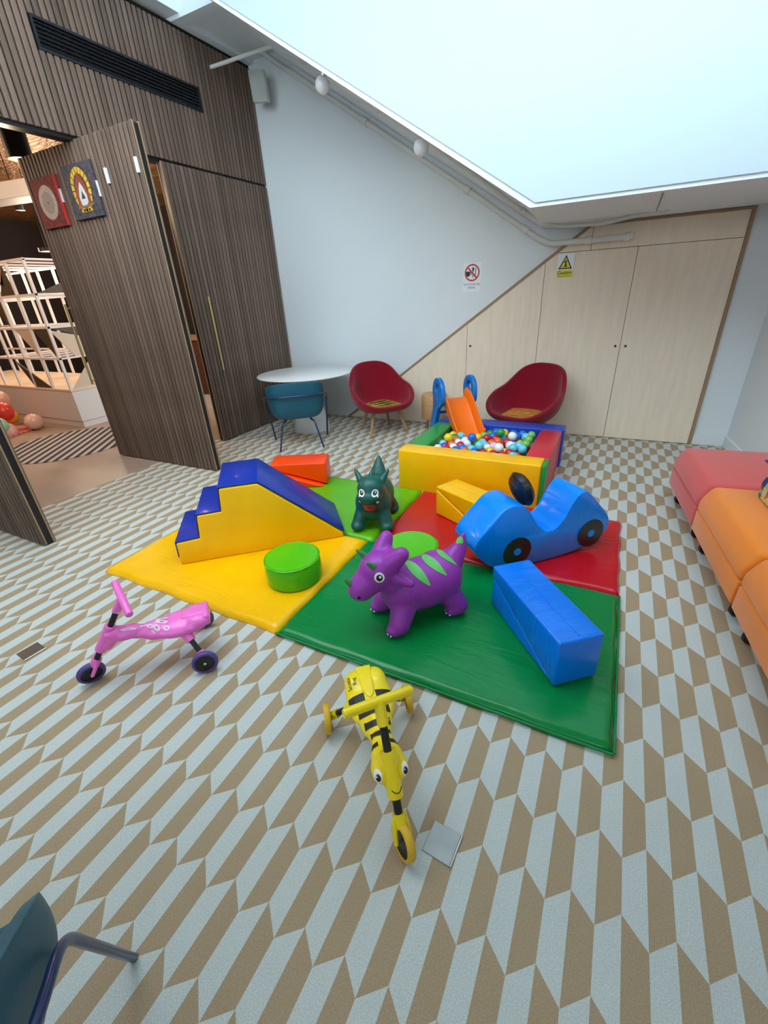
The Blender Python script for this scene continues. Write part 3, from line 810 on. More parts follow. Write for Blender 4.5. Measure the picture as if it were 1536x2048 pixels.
# blue pair
e0 = Vector((0.0, 1.467)); e1 = Vector((.154, 1.615)); far = Vector((-.39, .455))
angb = math.atan2(far.y, far.x)
a, b = wedge_pair((.155, 1.617), angb, .60, .215, .25, VB, VB, 'upper blue foam wedge of the pair on the green mat', 'lower blue foam wedge of the pair on the green mat', f0=.1, f1=.72)
for o_ in (a, b):
    o_.location = (.152, 1.612, MZ)
b.location = (.152-.010, 1.612-.010, MZ)
ch = a.children[0]
tube('seam', [(.02, .11, .251), (.58, .11, .251)], .0025, VB, a, 6)
# orange pair
u = Vector((-.466, -.232)); ango = math.atan2(u.y, u.x)
# local x runs to the left/front, depth must run away from the viewer: mirror by starting at the left end
ango2 = math.atan2(-u.y, -u.x)
a, b = wedge_pair((-2.21-.466, 3.03-.232), ango2, .52, .27, .215, VO, VO, 'upper orange foam wedge behind the step block', 'lower orange foam wedge behind the step block', out=.05, flip=True, f1=.78)
# yellow pair
angy = math.atan2(-.452, .892)
a, b = wedge_pair((-1.065, 2.838), angy, .55, .22, .235, VYB, VYB, 'upper yellow foam wedge in front of the ball pit', 'lower yellow foam wedge in front of the ball pit', out=.0, flip=True, f1=.9)
for q in (a, b): pass
tube('seam', [(.02, .11, .236), (.53, .11, .236)], .0025, VYB, a, 6)

# lime round seats
VLS = vinyl('vinyl lime seat', (88, 190, 14), strength=.12, rough=.25)
for i, (x, y, r) in enumerate(((-1.58, 1.705, .172), (-.953, 2.11, .167))):
    t = empty('round_pouf', (x, y, MZ), label=['low round lime foam seat on the yellow mat', 'low round lime foam seat behind the purple hopper'][i], cat='foam seat', group='lime foam seats')
    lathe('cover', [(0, 0), (r-.012, 0), (r-.002, .01), (r+.002, .07), (r-.001, .143), (r-.008, .152)], VLS, t, 48)
    lathe('lid', [(r-.006, .150), (r-.012, .157), (r*.6, .160), (0, .162)], VLS, t, 48)
    tube('seam', [((r-.002)*math.cos(2*PI*k/48), (r-.002)*math.sin(2*PI*k/48), .150) for k in range(48)], .0035, VLS, t, 6, closed=True)

# blue rocking car
t = empty('rocking_car', (-.34, 2.318, MZ), math.atan2(.719, .695), label='bright blue foam rocking car with black wheels', cat='rocking toy')
CB = vinyl('vinyl sky blue', (0, 142, 255), stretch=(7, 2, 2), strength=.45, rough=.25)
ctl = [(-.10, .028), (-.19, .065), (-.27, .15), (-.30, .215), (-.275, .275), (-.20, .35), (-.12, .425), (-.05, .445), (.02, .425), (.07, .36), (.13, .27), (.19, .225), (.26, .22), (.32, .27), (.37, .37), (.42, .435), (.48, .425), (.56, .345), (.64, .26), (.685, .19), (.68, .12), (.60, .06), (.48, .022), (.30, .003), (.10, .004)]
def catmull(pts, k=4):
    out = []; n = len(pts)
    for i in range(n):
        p0, p1, p2, p3 = pts[i-1], pts[i], pts[(i+1) % n], pts[(i+2) % n]
        for q in range(k):
            s = q/k
            out.append(tuple(.5*((2*p1[c])+(-p0[c]+p2[c])*s+(2*p0[c]-5*p1[c]+4*p2[c]-p3[c])*s*s+(-p0[c]+3*p1[c]-3*p2[c]+p3[c])*s**3) for c in range(len(p1))))
    return out
cp = catmull(ctl, 3)
CWD = .25
ncp = len(cp); cx_, cz_ = .2, .2
vs, fs = [], []
secs = [(0.0, .955), (.004, .985), (.014, 1.0), (CWD*.5, 1.006), (CWD-.014, 1.0), (CWD-.004, .985), (CWD, .955)]
for (yy, sc) in secs:
    for (x, z) in cp:
        # shrink along local inward direction (towards centroid, small)
        dx, dz = x-cx_, z-cz_; l_ = math.hypot(dx, dz); k_ = (1-sc)*.22
        vs.append((x-dx/l_*k_, yy, z-dz/l_*k_))
for s_ in range(len(secs)-1):
    for i in range(ncp): fs.append((s_*ncp+i, s_*ncp+(i+1) % ncp, (s_+1)*ncp+(i+1) % ncp, (s_+1)*ncp+i))
fs.append(tuple(range(ncp))); fs.append(tuple(range((len(secs)-1)*ncp, len(secs)*ncp)))
o = pyd('body', vs, fs, CB, t); autosmooth(o.data, 50)
WBK = mat('wheel print black', (14, 16, 20), rough=.35, coat=.3)
for (wx, wz) in ((-.005, .125), (.545, .125)):
    for yy, rx in ((-.001, -1), (CWD+.001, 1)):
        wo = ob('wheel_patch', lathe_me('wheel_patch', [(0, 0), (.098, 0), (.098, .003), (0, .003)], 36), WBK, t, False, (wx, yy, wz), (PI/2 if rx < 0 else -PI/2, 0, 0))
        ob('hub_patch', lathe_me('hub_patch', [(0, .003), (.025, .003), (.025, .005), (0, .005)], 24), CB, wo)
sw = ob('steering_wheel', lathe_me('steering_wheel', [(0, -.016), (.06, -.026), (.095, -.024), (.112, 0), (.095, .024), (.06, .026), (0, .016)], 36),
        mat('black vinyl', (14, 14, 18), rough=.4, coat=.15, bump=(14, .6)), t, False, (.075, CWD*.5, .475), (0, math.radians(74), 0))

# ================================================================== BALL PIT
PX0, PX1, PY0, PY1, PH = -1.575, -.335, 3.245, 4.425, .375
t = empty('ball_pit', ((PX0+PX1)/2, (PY0+PY1)/2, 0), label='square soft ball pit with yellow green blue and red walls', cat='ball pit')
hx, hy, TH = (PX1-PX0)/2, (PY1-PY0)/2, .19
PYL = vinyl('pit yellow', (255, 190, 0), strength=.12, rough=.4)
PGR = vinyl('pit green', (40, 148, 62), strength=.15, rough=.4)
PBL = vinyl('pit blue', (20, 62, 172), strength=.15, rough=.4)
PRD = vinyl('pit red', (206, 44, 62), stretch=(3, 12, 3), strength=.2, rough=.35)
bounds('front_wall', (-hx, -hy, 0), (hx-.035, -hy+TH, PH), PYL, t, .015, 3)
bounds('front_wall_end', (hx-.035, -hy+.006, 0), (hx, -hy+TH, PH-.006), PGR, t, .010, 2)
bounds('left_wall', (-hx, -hy+TH, 0), (-hx+TH, hy-TH, PH-.01), PGR, t, .015, 3)
bounds('back_wall', (-hx, hy-TH, 0), (hx+.015, hy, PH), PBL, t, .015, 3)
bounds('right_wall', (hx-TH, -hy+TH, 0), (hx, hy-TH, PH-.005), PRD, t, .015, 3)
bounds('base_pad', (-hx+TH, -hy+TH, 0), (hx-TH, hy-TH, .225), PBL, t)
# balls
BALLS = [('yellow', (246, 204, 20), 18), ('light blue', (104, 204, 226), 24), ('white', (236, 238, 240), 30), ('blue', (10, 110, 214), 16), ('green', (22, 150, 76), 12),
         ('lime', (120, 190, 80), 14), ('red', (206, 24, 44), 12), ('orange', (240, 104, 40), 10), ('purple', (112, 56, 160), 6), ('pink', (232, 190, 222), 12)]
ball_me = {}
R_B = .040
for nm, rgb, wgt in BALLS:
    bm = bmesh.new(); bmesh.ops.create_icosphere(bm, subdivisions=3, radius=R_B); me = from_bm(bm, 'ball')
    for p in me.polygons: p.use_smooth = True
    me.materials.append(mat('ball '+nm, rgb, rough=.3, coat=.3)); ball_me[nm] = me
pool = [b for b in BALLS for _ in range(b[2])]
spots = []
x_lo, x_hi, y_lo, y_hi = PX0+TH+R_B+.004, PX1-TH-R_B-.004, PY0+TH+R_B+.004, PY1-TH-R_B-.004
SLX0, SLX1 = -1.42, -1.05
row = 0; yb = y_lo
while yb <= y_hi+.001:
    xb = x_lo+(R_B if row % 2 else 0)
    while xb <= x_hi+.001:
        spots.append((xb+random.uniform(-.0015, .0015), yb+random.uniform(-.0015, .0015), .225+R_B)); xb += 2*R_B+.003
    yb += 2*R_B*.88; row += 1
# second, looser layer in the hollows
up = []
for (x, y, z) in spots:
    q = (x+R_B+.0015, y+R_B*.58, z+R_B*1.60)
    if q[0] > x_hi or q[1] > y_hi or random.random() < .30: continue
    if all((q[0]-u_[0])**2+(q[1]-u_[1])**2 > (2*R_B)**2*.98 for u_ in up): up.append(q)
top3 = []
for (x, y, z) in up:
    q = (x+R_B, y+R_B*.6, z+R_B*1.45)
    if random.random() < .12 and q[0] < x_hi and q[1] < y_hi and all((q[0]-u_[0])**2+(q[1]-u_[1])**2 > (2.2*R_B)**2 for u_ in top3): top3.append(q)
def slide_clear(p):
    return True
ball_objs = []
def place_balls(block):
    for s_ in spots+up+top3:
        if block(Vector(s_)): continue
        nm = random.choice(pool)[0]
        o = bpy.data.objects.new('ball', ball_me[nm]); o.location = s_; COL.objects.link(o)
        tag(o, nm+' plastic ball in the ball pit', 'ball', nm+' balls in the ball pit')

# toy slide
SB0, ST0 = Vector((-1.18, 4.07, .27)), Vector((-1.42, 4.345, .56))
dirx = Vector((SB0.x-ST0.x, SB0.y-ST0.y, 0)); slen = dirx.length; ags = math.atan2(dirx.y, dirx.x)
t = empty('toy_slide', (ST0.x, ST0.y, 0), ags, label='small orange slide with blue ladder frame at the ball pit', cat='slide')
ORS = mat('slide orange', (250, 116, 14), rough=.35, coat=.2)
BLS = mat('slide blue', (0, 118, 200), rough=.35, coat=.2)
# chute: local x forward (down the slide)
hwid = .128
pth = [(-.06, .585), (.01, .575), (.08, .52), (.20, .405), (.32, .30), (.40, .265)]
cs = [(-hwid-.022, .075), (-hwid-.020, .095), (-hwid-.004, .095), (-hwid+.006, .08), (-hwid+.014, .012), (-hwid+.03, 0), (hwid-.03, 0), (hwid-.014, .012), (hwid-.006, .08), (hwid+.004, .095), (hwid+.020, .095), (hwid+.022, .075), (hwid, -.03), (-hwid, -.03)]
vs, fs = [], []
for i, (x, z) in enumerate(pth):
    ax, az = pth[max(0, i-1)]; bx_, bz = pth[min(len(pth)-1, i+1)]
    tx, tz = bx_-ax, bz-az; l_ = math.hypot(tx, tz); nx_, nz_ = -tz/l_, tx/l_
    for (yy, hh_) in cs: vs.append((x+nx_*hh_, yy, z+nz_*hh_))
k = len(cs)
for i in range(len(pth)-1):
    for j in range(k): fs.append((i*k+j, i*k+(j+1) % k, (i+1)*k+(j+1) % k, (i+1)*k+j))
fs.append(tuple(range(k))); fs.append(tuple(range((len(pth)-1)*k, len(pth)*k)))
o = pyd('chute', vs, fs, ORS, t); autosmooth(o.data, 40)
for sy in (-1, 1):
    # side frame: handle loop on top and splayed leg
    outer = [(.02, .50), (.12, .56), (.135, .68), (.095, .77), (.01, .81), (-.085, .775), (-.13, .67), (-.11, .53), (-.16, .38), (-.33, .06), (-.33, .0), (-.24, .0), (-.11, .24), (-.02, .42)]
    sfr = empty('x', (0, 0, 0)) if False else None
    pr = catmull(outer, 3)
    hole = catmull([(-.04, .665), (.04, .665), (.055, .715), (.01, .76), (-.045, .72)], 3)
    # build outer side plate with a real hole via bmesh fill
    bm = bmesh.new()
    def loop(pts): 
        vv = [bm.verts.new((x, 0, z)) for x, z in pts]; return [bm.edges.new((vv[i], vv[(i+1) % len(vv)])) for i in range(len(vv))]
    ed = loop(pr)+loop(hole)
    bmesh.ops.triangle_fill(bm, use_beauty=True, edges=ed)
    me = from_bm(bm, 'side_frame')
    me = baked('side_frame', me, [('SOLIDIFY', dict(thickness=.045, offset=0)), ('BEVEL', dict(width=.010, segments=2, limit_method='ANGLE', angle_limit=.9))])
    autosmooth(me, 40)
    f_ = ob('side_frame', me, BLS, t, False, (-.03, sy*(hwid+.045), 0))
    tube('decal_dot', [(.0, -.024*1, .60), (.0, .024*1, .60)], .012, mat('sticker orange', (240, 100, 40)), f_, 12)
    tube('bolt', [(-.20, -.025, .15), (-.20, .025, .15)], .008, mat('bolt yellow', (200, 190, 60)), f_, 10)
for i, (x, z) in enumerate(((-.235, .12), (-.17, .28), (-.11, .44))):
    bounds('step', (x-.07, -hwid-.02, z-.015), (x+.03, hwid+.02, z+.015), BLS, t, .008, 2)
smat = t.matrix_world.copy()
smat = Matrix.Translation((ST0.x, ST0.y, 0)) @ Matrix.Rotation(ags, 4, 'Z'); sinv = smat.inverted()
def hit_slide(p):
    q = sinv @ p
    if abs(q.y) > hwid+.022+R_B*.7 or q.x < -.1 or q.x > .40+R_B*.7: return False
    zc = None
    for (x0_, z0_), (x1_, z1_) in zip(pth, pth[1:]):
        if x0_ <= q.x <= x1_ or (x1_ == pth[-1][0] and q.x > x1_): zc = z0_+(z1_-z0_)*min(1, (q.x-x0_)/(x1_-x0_)); break
    if zc is None: zc = .55
    return (q.z+R_B > zc-.04) and (q.z-R_B < zc+.10)
place_balls(hit_slide)

# ================================================================== HOPPER TOYS
EYW, EYK, EYL = mat('eye white', (244, 246, 246), rough=.3), mat('eye black', (18, 16, 26), rough=.25), mat('eye navy', (30, 40, 84), rough=.3)
def eye(parent, bvh, c, u, v, d, r, drop=False):
    o_ = circ(0, 0, r, r*1.12, 22)
    if drop: o_ = [(a*1.0, b if b > 0 else b*1.0) for a, b in o_]
    e = decal('eye', o_, c, u, v, d, bvh, EYW, parent, .0022, 4)
    decal('iris', circ(0, 0, r*.62, r*.72, 20), c, u, v, d, bvh, EYK, e, .0034, 3)
    decal('glint', circ(r*.12, r*.2, r*.26, r*.30, 14), c, u, v, d, bvh, EYW, e, .0046, 2)
    return e
# purple hopper, local: x forward, y left, z up
PUR = mat('purple rubber', (150, 48, 166), rough=.42, var=(6, .05))
PUR2 = mat('purple rubber ear', (150, 62, 150), rough=.42)
GRS = mat('print green', (96, 190, 92), rough=.45)
HRN = mat('horn green', (70, 140, 76), rough=.5)
t = empty('hopper_toy', (-.735, 1.715, MZ), math.atan2(-.778, -.628), label='purple inflatable three-horned dinosaur hopper on the green mat', cat='hopper toy')
parts = [('e', (-.02, 0, .188), (.215, .142, .140)), ('e', (-.11, 0, .195), (.13, .142, .146)), ('e', (.09, 0, .19), (.13, .136, .138)),
         ('c', (.12, 0, .24), (.215, 0, .33), .10, .085), ('e', (.225, 0, .352), (.102, .098, .092)),
         ('c', (.24, 0, .33), (.325, 0, .272), .086, .070), ('e', (.335, 0, .268), (.06, .068, .054)),
         # frill knobs
         ('c', (.185, .055, .40), (.14, .085, .455), .055, .040), ('c', (.185, -.055, .40), (.14, -.085, .465), .055, .036), ('e', (.16, 0, .40), (.045, .06, .05)),
         # ears lower
         ('c', (.16, .085, .33), (.12, .14, .315), .036, .022), ('c', (.16, -.085, .33), (.12, -.14, .315), .036, .022),
         # tail
         ('c', (-.18, 0, .25), (-.245, 0, .33), .075, .04), ('c', (-.245, 0, .33), (-.27, 0, .41), .04, .012)]
for sx, fx in ((1, .165), (-1, -.165)):
    for sy in (1, -1):
        parts += [('c', (fx*.75, sy*.065, .14), (fx*1.05, sy*.105, .055), .070, .056), ('e', (fx*1.05+.018, sy*.108, .036), (.058, .046, .037))]
me = blob_me('body', parts, .0075, 9)
bv = bvh_of(me)
zmin = min(v.co.z for v in me.vertices)
for v in me.vertices: v.co.z -= zmin
bv = bvh_of(me)
ob('body', me, PUR, t)
for sy in (1, -1):
    c = Vector((.285, sy*.30, .375-zmin)); eye(t, bv, c, Vector((-sy, 0, 0)), Vector((0, 0, 1)), Vector((-.12, -sy, -.05)), .024)
    tube('horn', [(.27, sy*.052, .405), (.292, sy*.060, .432), (.312, sy*.064, .452)], [.017, .013, .005], HRN, t, 12)
    decal('nostril', circ(0, 0, .008, .010, 12), (.368, sy*.2, .262), (1, 0, 0), (0, 0, 1), (-.05, -sy, 0), bv, EYK, t, .002, 2)
    for fx in (.165, -.165):
        for k_ in (-1, 0, 1):
            q = Vector((fx*1.05+.018+.052-.008*abs(k_), sy*.108+k_*.022, .022))
            hit = bv.find_nearest(q)
            bm = bmesh.new(); bmesh.ops.create_icosphere(bm, subdivisions=1, radius=.007); ob('claw', from_bm(bm, 'claw'), EYW, t, True, hit[0])
tube('horn', [(.368, 0, .300), (.392, 0, .328), (.404, 0, .352)], [.018, .013, .005], HRN, t, 12)
def crescent(x0, w_, L0, lean):       # rows from spine down one side, in (x, arc) plane seen from the side/top
    rows = []
    for i in range(13):
        s_ = i/12
        wd = w_*math.sin(PI*(s_*.94+.03))**.8
        rows.append([(x0+lean*s_*s_-wd/2+wd*k_/3, s_) for k_ in range(4)])
    return rows
def saddle_stripe(parent, bvh, x0, w_, reach, lean, mt, cz=.21, name='stripe'):
    """crescent printed on the back, from the far top down the near flank on each side"""
    vs, fs = [], []
    rows = 17
    for sy in (1,):
        for i in range(rows):
            s_ = i/(rows-1); an = -reach*.45+(reach*1.45)*s_          # angle from the top, negative = other side
            wd = w_*max(.04, math.sin(PI*(s_*.96+.02)))**.75
            for k_ in range(4):
                x = x0+lean*(s_-.3)**2*2-wd/2+wd*k_/3
                d = Vector((0, math.sin(an), math.cos(an)))
                h = bvh.ray_cast(Vector((x, 0, cz))+d*.5, -d, .6)
                vs.append(h[0]+h[1]*.002 if h[0] is not None else Vector((x, 0, cz))+d*.12)
        for i in range(rows-1):
            for k_ in range(3): a_ = i*4+k_; fs.append((a_, a_+1, a_+5, a_+4))
    return pyd(name, vs, fs, mt, parent, True, recalc=False)
for x0, w_, rc in ((.055, .062, 1.25), (-.045, .055, 1.05), (-.13, .045, .8)): saddle_stripe(t, bv, x0, w_, rc, -.05, GRS)
saddle_stripe(t, bv, -.238, .03, .55, -.01, GRS, .33)

# dark green hopper facing the viewer
DGR = mat('dark green rubber', (8, 84, 74), rough=.4, var=(6, .08))
t = empty('hopper_toy', (-1.455, 2.57, MZ), math.atan2(-.95, .31), label='dark green inflatable dinosaur hopper with red tongue on the lime mat', cat='hopper toy')
parts = [('e', (-.06, 0, .20), (.19, .14, .145)), ('e', (.06, 0, .18), (.13, .138, .14)), ('c', (.07, 0, .24), (.12, 0, .32), .115, .10),
         ('e', (.135, 0, .325), (.095, .098, .095)), ('e', (.185, 0, .285), (.075, .09, .058)), ('e', (.200, 0, .288), (.042, .080, .038)), ('e', (.155, 0, .215), (.078, .078, .06)),
         ('c', (.09, .08, .37), (.055, .118, .435), .028, .014), ('c', (.09, -.08, .37), (.055, -.118, .435), .028, .014),
         ('c', (-.17, 0, .26), (-.23, 0, .34), .085, .05), ('c', (-.23, 0, .34), (-.255, 0, .43), .05, .012),
         ('c', (.09, 0, .41), (.08, 0, .435), .02, .010), ('c', (.03, 0, .39), (.02, 0, .42), .02, .010)]
for fx in (.15, -.16):
    for sy in (1, -1):
        parts += [('c', (fx*.7, sy*.07, .13), (fx*1.0, sy*.105, .05), .062, .05), ('e', (fx*1.0+.012, sy*.108, .038), (.060, .054, .040))]
me = blob_me('body', parts, .0075, 8)
zmin = min(v.co.z for v in me.vertices)
for v in me.vertices: v.co.z -= zmin
bv = bvh_of(me)
ob('body', me, DGR, t)
for sy in (1, -1):
    c = Vector((.5, sy*.046, .345)); e = eye(t, bv, c, Vector((0, 1, 0)), Vector((0, 0, 1)), Vector((-1, 0, -.05)), .022)
    decal('eye_corner', [(-.006*sy, 0.004), (.022*sy, .004), (.022*sy, -.034)], c, (0, 1, 0), (0, 0, 1), (-1, 0, -.05), bv, EYW, e, .0020, 3)
    decal('fang', circ(0, 0, .009, .016, 12), (.5, sy*.062, .262), (0, 1, 0), (0, 0, 1), (-1, 0, 0), bv, EYW, t, .003, 2)
decal('tongue', [(-.042, .022), (.042, .022), (.045, .0), (.03, -.026), (0, -.034), (-.03, -.026), (-.045, 0)], (.5, 0, .226), (0, 1, 0), (0, 0, 1), (-1, 0, 0), bv, mat('tongue red', (176, 34, 42), rough=.3), t, .004, 5)

# ================================================================== SCOOTER RIDE-ONS
def scooter(loc, dirv, steer, body_rgb, tyre_rgb, label, bee):
    """local x: front wheel contact (0) towards the rear axle (.52)"""
    t = empty('ride_on_scooter', loc, math.atan2(dirv[1], dirv[0]), label=label, cat='ride-on toy')
    BM = mat('scooter '+str(body_rgb), body_rgb, rough=.35, coat=.25)
    TY = mat('tyre '+str(tyre_rgb), tyre_rgb, rough=.5)
    HUBM = mat('hub black', (16, 16, 20), rough=.4)
    parts = [('c', (.125, 0, .195), (.175, 0, .245), .030, .034), ('c', (.16, 0, .248), (.27, 0, .218), .038, .030),
             ('c', (.27, 0, .218), (.36, 0, .205), .030, .045), ('e', (.36, 0, .20), (.09, .062, .042)), ('e', (.45, 0, .198), (.13, .092, .045)), ('e', (.50, 0, .20), (.09, .090, .045)),
             ('e', (.53, .04, .212), (.062, .045, .036)), ('e', (.53, -.04, .212), (.062, .045, .036)), ('e', (.30, 0, .214), (.08, .042, .03)), ('e', (.215, 0, .232), (.08, .042, .034))]
    if bee: parts += [('e', (.185, 0, .235), (.062, .054, .034)), ('e', (.160, .030, .222), (.046, .032, .034)), ('e', (.160, -.030, .222), (.046, .032, .034))]
    me = blob_me('body', parts, .0045, 8)
    bv = bvh_of(me)
    ob('body', me, BM, t)
    # steering column direction
    A, B = Vector((.018, 0, .062)), Vector((.254, 0, .422))
    d = (B-A).normalized()
    T0 = A+d*.20
    piv = empty('steering_column', T0, parent_dummy) if False else None
    Rm = Matrix.Rotation(steer, 3, d)
    def P_(p): return Rm @ (Vector(p)-T0) + T0
    def seg(name, a, b, r, mt, parent=t): return tube(name, [P_(a), P_(b)], r, mt, parent, 14)
    seg('lower_post', A+d*.065, A+d*.19, .0135, HUBM)
    seg('fork_crown', A+d*.045, A+d*.085, .021, BM)
    seg('steering_collar', A+d*.135, A+d*.275, .025, BM)
    seg('upper_post', A+d*.265, A+d*.37, .0135, HUBM)
    seg('handle_stem', A+d*.355, B+d*.0, .019, BM)
    hb = tube('handlebar', [P_(B+Vector((0, s_, 0))) for s_ in (-.125, -.12, -.02, .02, .12, .125)], [.013, .0165, .017, .017, .0165, .013], BM, t, 16)
    for s_ in (-1, 1): tube('fork_blade', [P_(A+d*.075+Vector((0, s_*.016, 0))), P_(A+d*.03+Vector((0, s_*.024, 0))), P_(A+Vector((0, s_*.024, -.002)))], [.010, .009, .008], BM, t, 10)
    def wheel(c, axis, r=.060, w_=.026):
        axis = axis.normalized(); q = Vector((0, 0, 1)).rotation_difference(axis).to_euler()
        o = ob('tyre', lathe_me('tyre', [(r*.76, -w_/2), (r*.92, -w_/2), (r, -w_*.28), (r, w_*.28), (r*.92, w_/2), (r*.76, w_/2), (r*.76, -w_/2)], 40), TY, t, False, c, q)
        hubm = ob('hub', lathe_me('hub', [(0, -w_*.36), (r*.3, -w_*.42), (r*.7, -w_*.30), (r*.775, -w_*.45), (r*.775, w_*.45), (r*.7, w_*.30), (r*.3, w_*.42), (0, w_*.36)], 40), HUBM, o)
        ob('axle_cap', lathe_me('axle_cap', [(0, -w_*.62), (r*.12, -w_*.58), (r*.13, -w_*.3), (r*.13, w_*.3), (r*.12, w_*.58), (0, w_*.62)], 16), CHROME, o)
        return o
    fax = Rm @ Vector((0, 1, 0)); wc = P_(A)
    wheel(Vector((wc.x, wc.y, .0605)), fax)
    seg_ax = tube('axle_pin', [wc-fax*.028, wc+fax*.028], .006, CHROME, t, 10)
    for s_ in (-1, 1):
        hub = Vector((.525, s_*.172, .0605)); root = Vector((.465, s_*.055, .175))
        dd = (hub+Vector((0, -s_*.022, .012))-root)
        tube('leg_socket', [root-dd*.05, root+dd*.33], [.026, .022], BM, t, 14)
        tube('rear_leg', [root+dd*.3, root+dd*.82], .0125, HUBM, t, 12)
        tube('wheel_mount', [root+dd*.76, root+dd*1.0, hub], [.018, .017, .014], BM, t, 12)
        wheel(hub, Vector((.06, 1, .06*s_)))
    U, V, D = Vector((1, 0, 0)), Vector((0, 1, 0)), Vector((0, 0, -1))
    O = Vector((0, 0, .5))
    def pr(name, out, mt, off=.0022, rings=4): return decal(name, out, O, U, V, D, bv, mt, t, off, rings)
    if bee:
        BK = mat('stripe black', (34, 30, 28), rough=.5)
        def band(x0, x1, y0, y1, bow=.012):
            rows = []
            for i in range(17):
                y = y0+(y1-y0)*i/16
                b_ = bow*(1-(2*i/16-1)**2)
                rows.append([(x0+(x1-x0)*k_/5-b_, y) for k_ in range(6)])
            strip('stripe', rows, O, U, V, D, bv, BK, t, .0022)
        band(.418, .455, -.082, -.022, .0); band(.418, .455, .022, .082, .0)
        band(.362, .390, -.058, .058); band(.312, .336, -.046, .046); band(.262, .284, -.034, .034)
        band(.215, .230, -.046, -.020, .0); band(.215, .230, .020, .046, .0)
        # raised ridge on the seat rear
        prism('seat_ridge', [(.425, -.008), (.455, -.022), (.585, -.034), (.585, .034), (.455, .022), (.425, .008)], .040, BM, t, y0=.208, axis='z', bev=.008, seg=3)
        for s_ in (-1, 1):
            c = Vector((-.05, s_*.043, .375)); dd = Vector((1, 0, -.75)); vv = Vector((.75, 0, 1)).normalized()
            e = decal('eye', circ(0, 0, .011, .019, 20), c, Vector((0, 1, 0)), vv, dd, bv, EYW, t, .003, 3)
            decal('iris', circ(0, -.005, .007, .010, 16), c, Vector((0, 1, 0)), vv, dd, bv, mat('eye brown', (70, 40, 22)), e, .0042, 3)
            decal('pupil', circ(0, -.005, .0042, .006, 12), c, Vector((0, 1, 0)), vv, dd, bv, EYK, e, .0052, 2)
            decal('glint', circ(.003, -.001, .0022, n=8), c, Vector((0, 1, 0)), vv, dd, bv, EYW, e, .006, 1)
        # smile on the steering collar front
        f0 = A+d*.158
        nv = Vector((-d.z, 0, d.x)).normalized()
        pts = []
        for k_ in range(9):
            s_ = -1+2*k_/8; an = s_*.75
            pts.append(P_(f0+d*(.012*s_*s_-.004)+nv*(0.0258*math.cos(an))+Vector((0, 0.0258*math.sin(an), 0))))
        tube('smile', pts, .0014, EYK, t, 6)
        me_t = text_me('Scuttle\nBug', .020)
        for v_ in me_t.vertices:
            x, y = v_.co.x, v_.co.y
            v_.co = O + U*(.475 - y*1.0 - .0) + V*(.055 + x*.0) if False else O + U*(.515 + x) + V*(.056 + y)
        nv2 = project([v_.co for v_ in me_t.vertices], D, bv, .0022)
        for v_, q in zip(me_t.vertices, nv2): v_.co = q
        ob('logo', me_t, EYK, t)
    else:
        PK = mat('print pale pink', (244, 196, 226), rough=.4)
        for s_ in (-1, 1):
            pr('wing_print', circ(.235, s_*.020, .034, .006, 14, s_*.06), PK)
            pr('wing_print', circ(.288, s_*.008, .008, .006, 12), PK); pr('wing_print', circ(.302, s_*.008, .006, .005, 12), PK)
            pr('wing_print', circ(.325, s_*.020, .020, .008, 14, s_*.5), PK)
            pr('wing_print', circ(.352, s_*.034, .020, .012, 16, s_*.9), PK); pr('wing_print', circ(.375, s_*.012, .030, .010, 16, s_*.25), PK)
            pr('wing_print', circ(.395, s_*.052, .018, .012, 14, s_*.7), PK); pr('wing_print', circ(.335, s_*.045, .010, .004, 12, s_*.9), PK)
        bounds('seat_ridge', (.46, -.032, .222), (.575, .032, .247), BM, t, .010, 3)
        bounds('seat_back', (.555, -.065, .185), (.588, .065, .247), BM, t, .014, 3)
    tube('bolt', [P_(A+d*.365+Vector((0, -.022, 0))), P_(A+d*.365+Vector((0, -.017, 0)))], .006, CHROME, t, 10)
    return t
scooter((-1.997, .639, 0), (.346, .41), math.radians(20), (252, 118, 208), (84, 66, 138), 'pink three-wheeled ride-on with pale wing prints', False)
scooter((-.335, .635, 0), (-.356, .404), math.radians(16), (255, 222, 0), (222, 176, 40), 'yellow three-wheeled ride-on with black stripes and painted eyes', True)

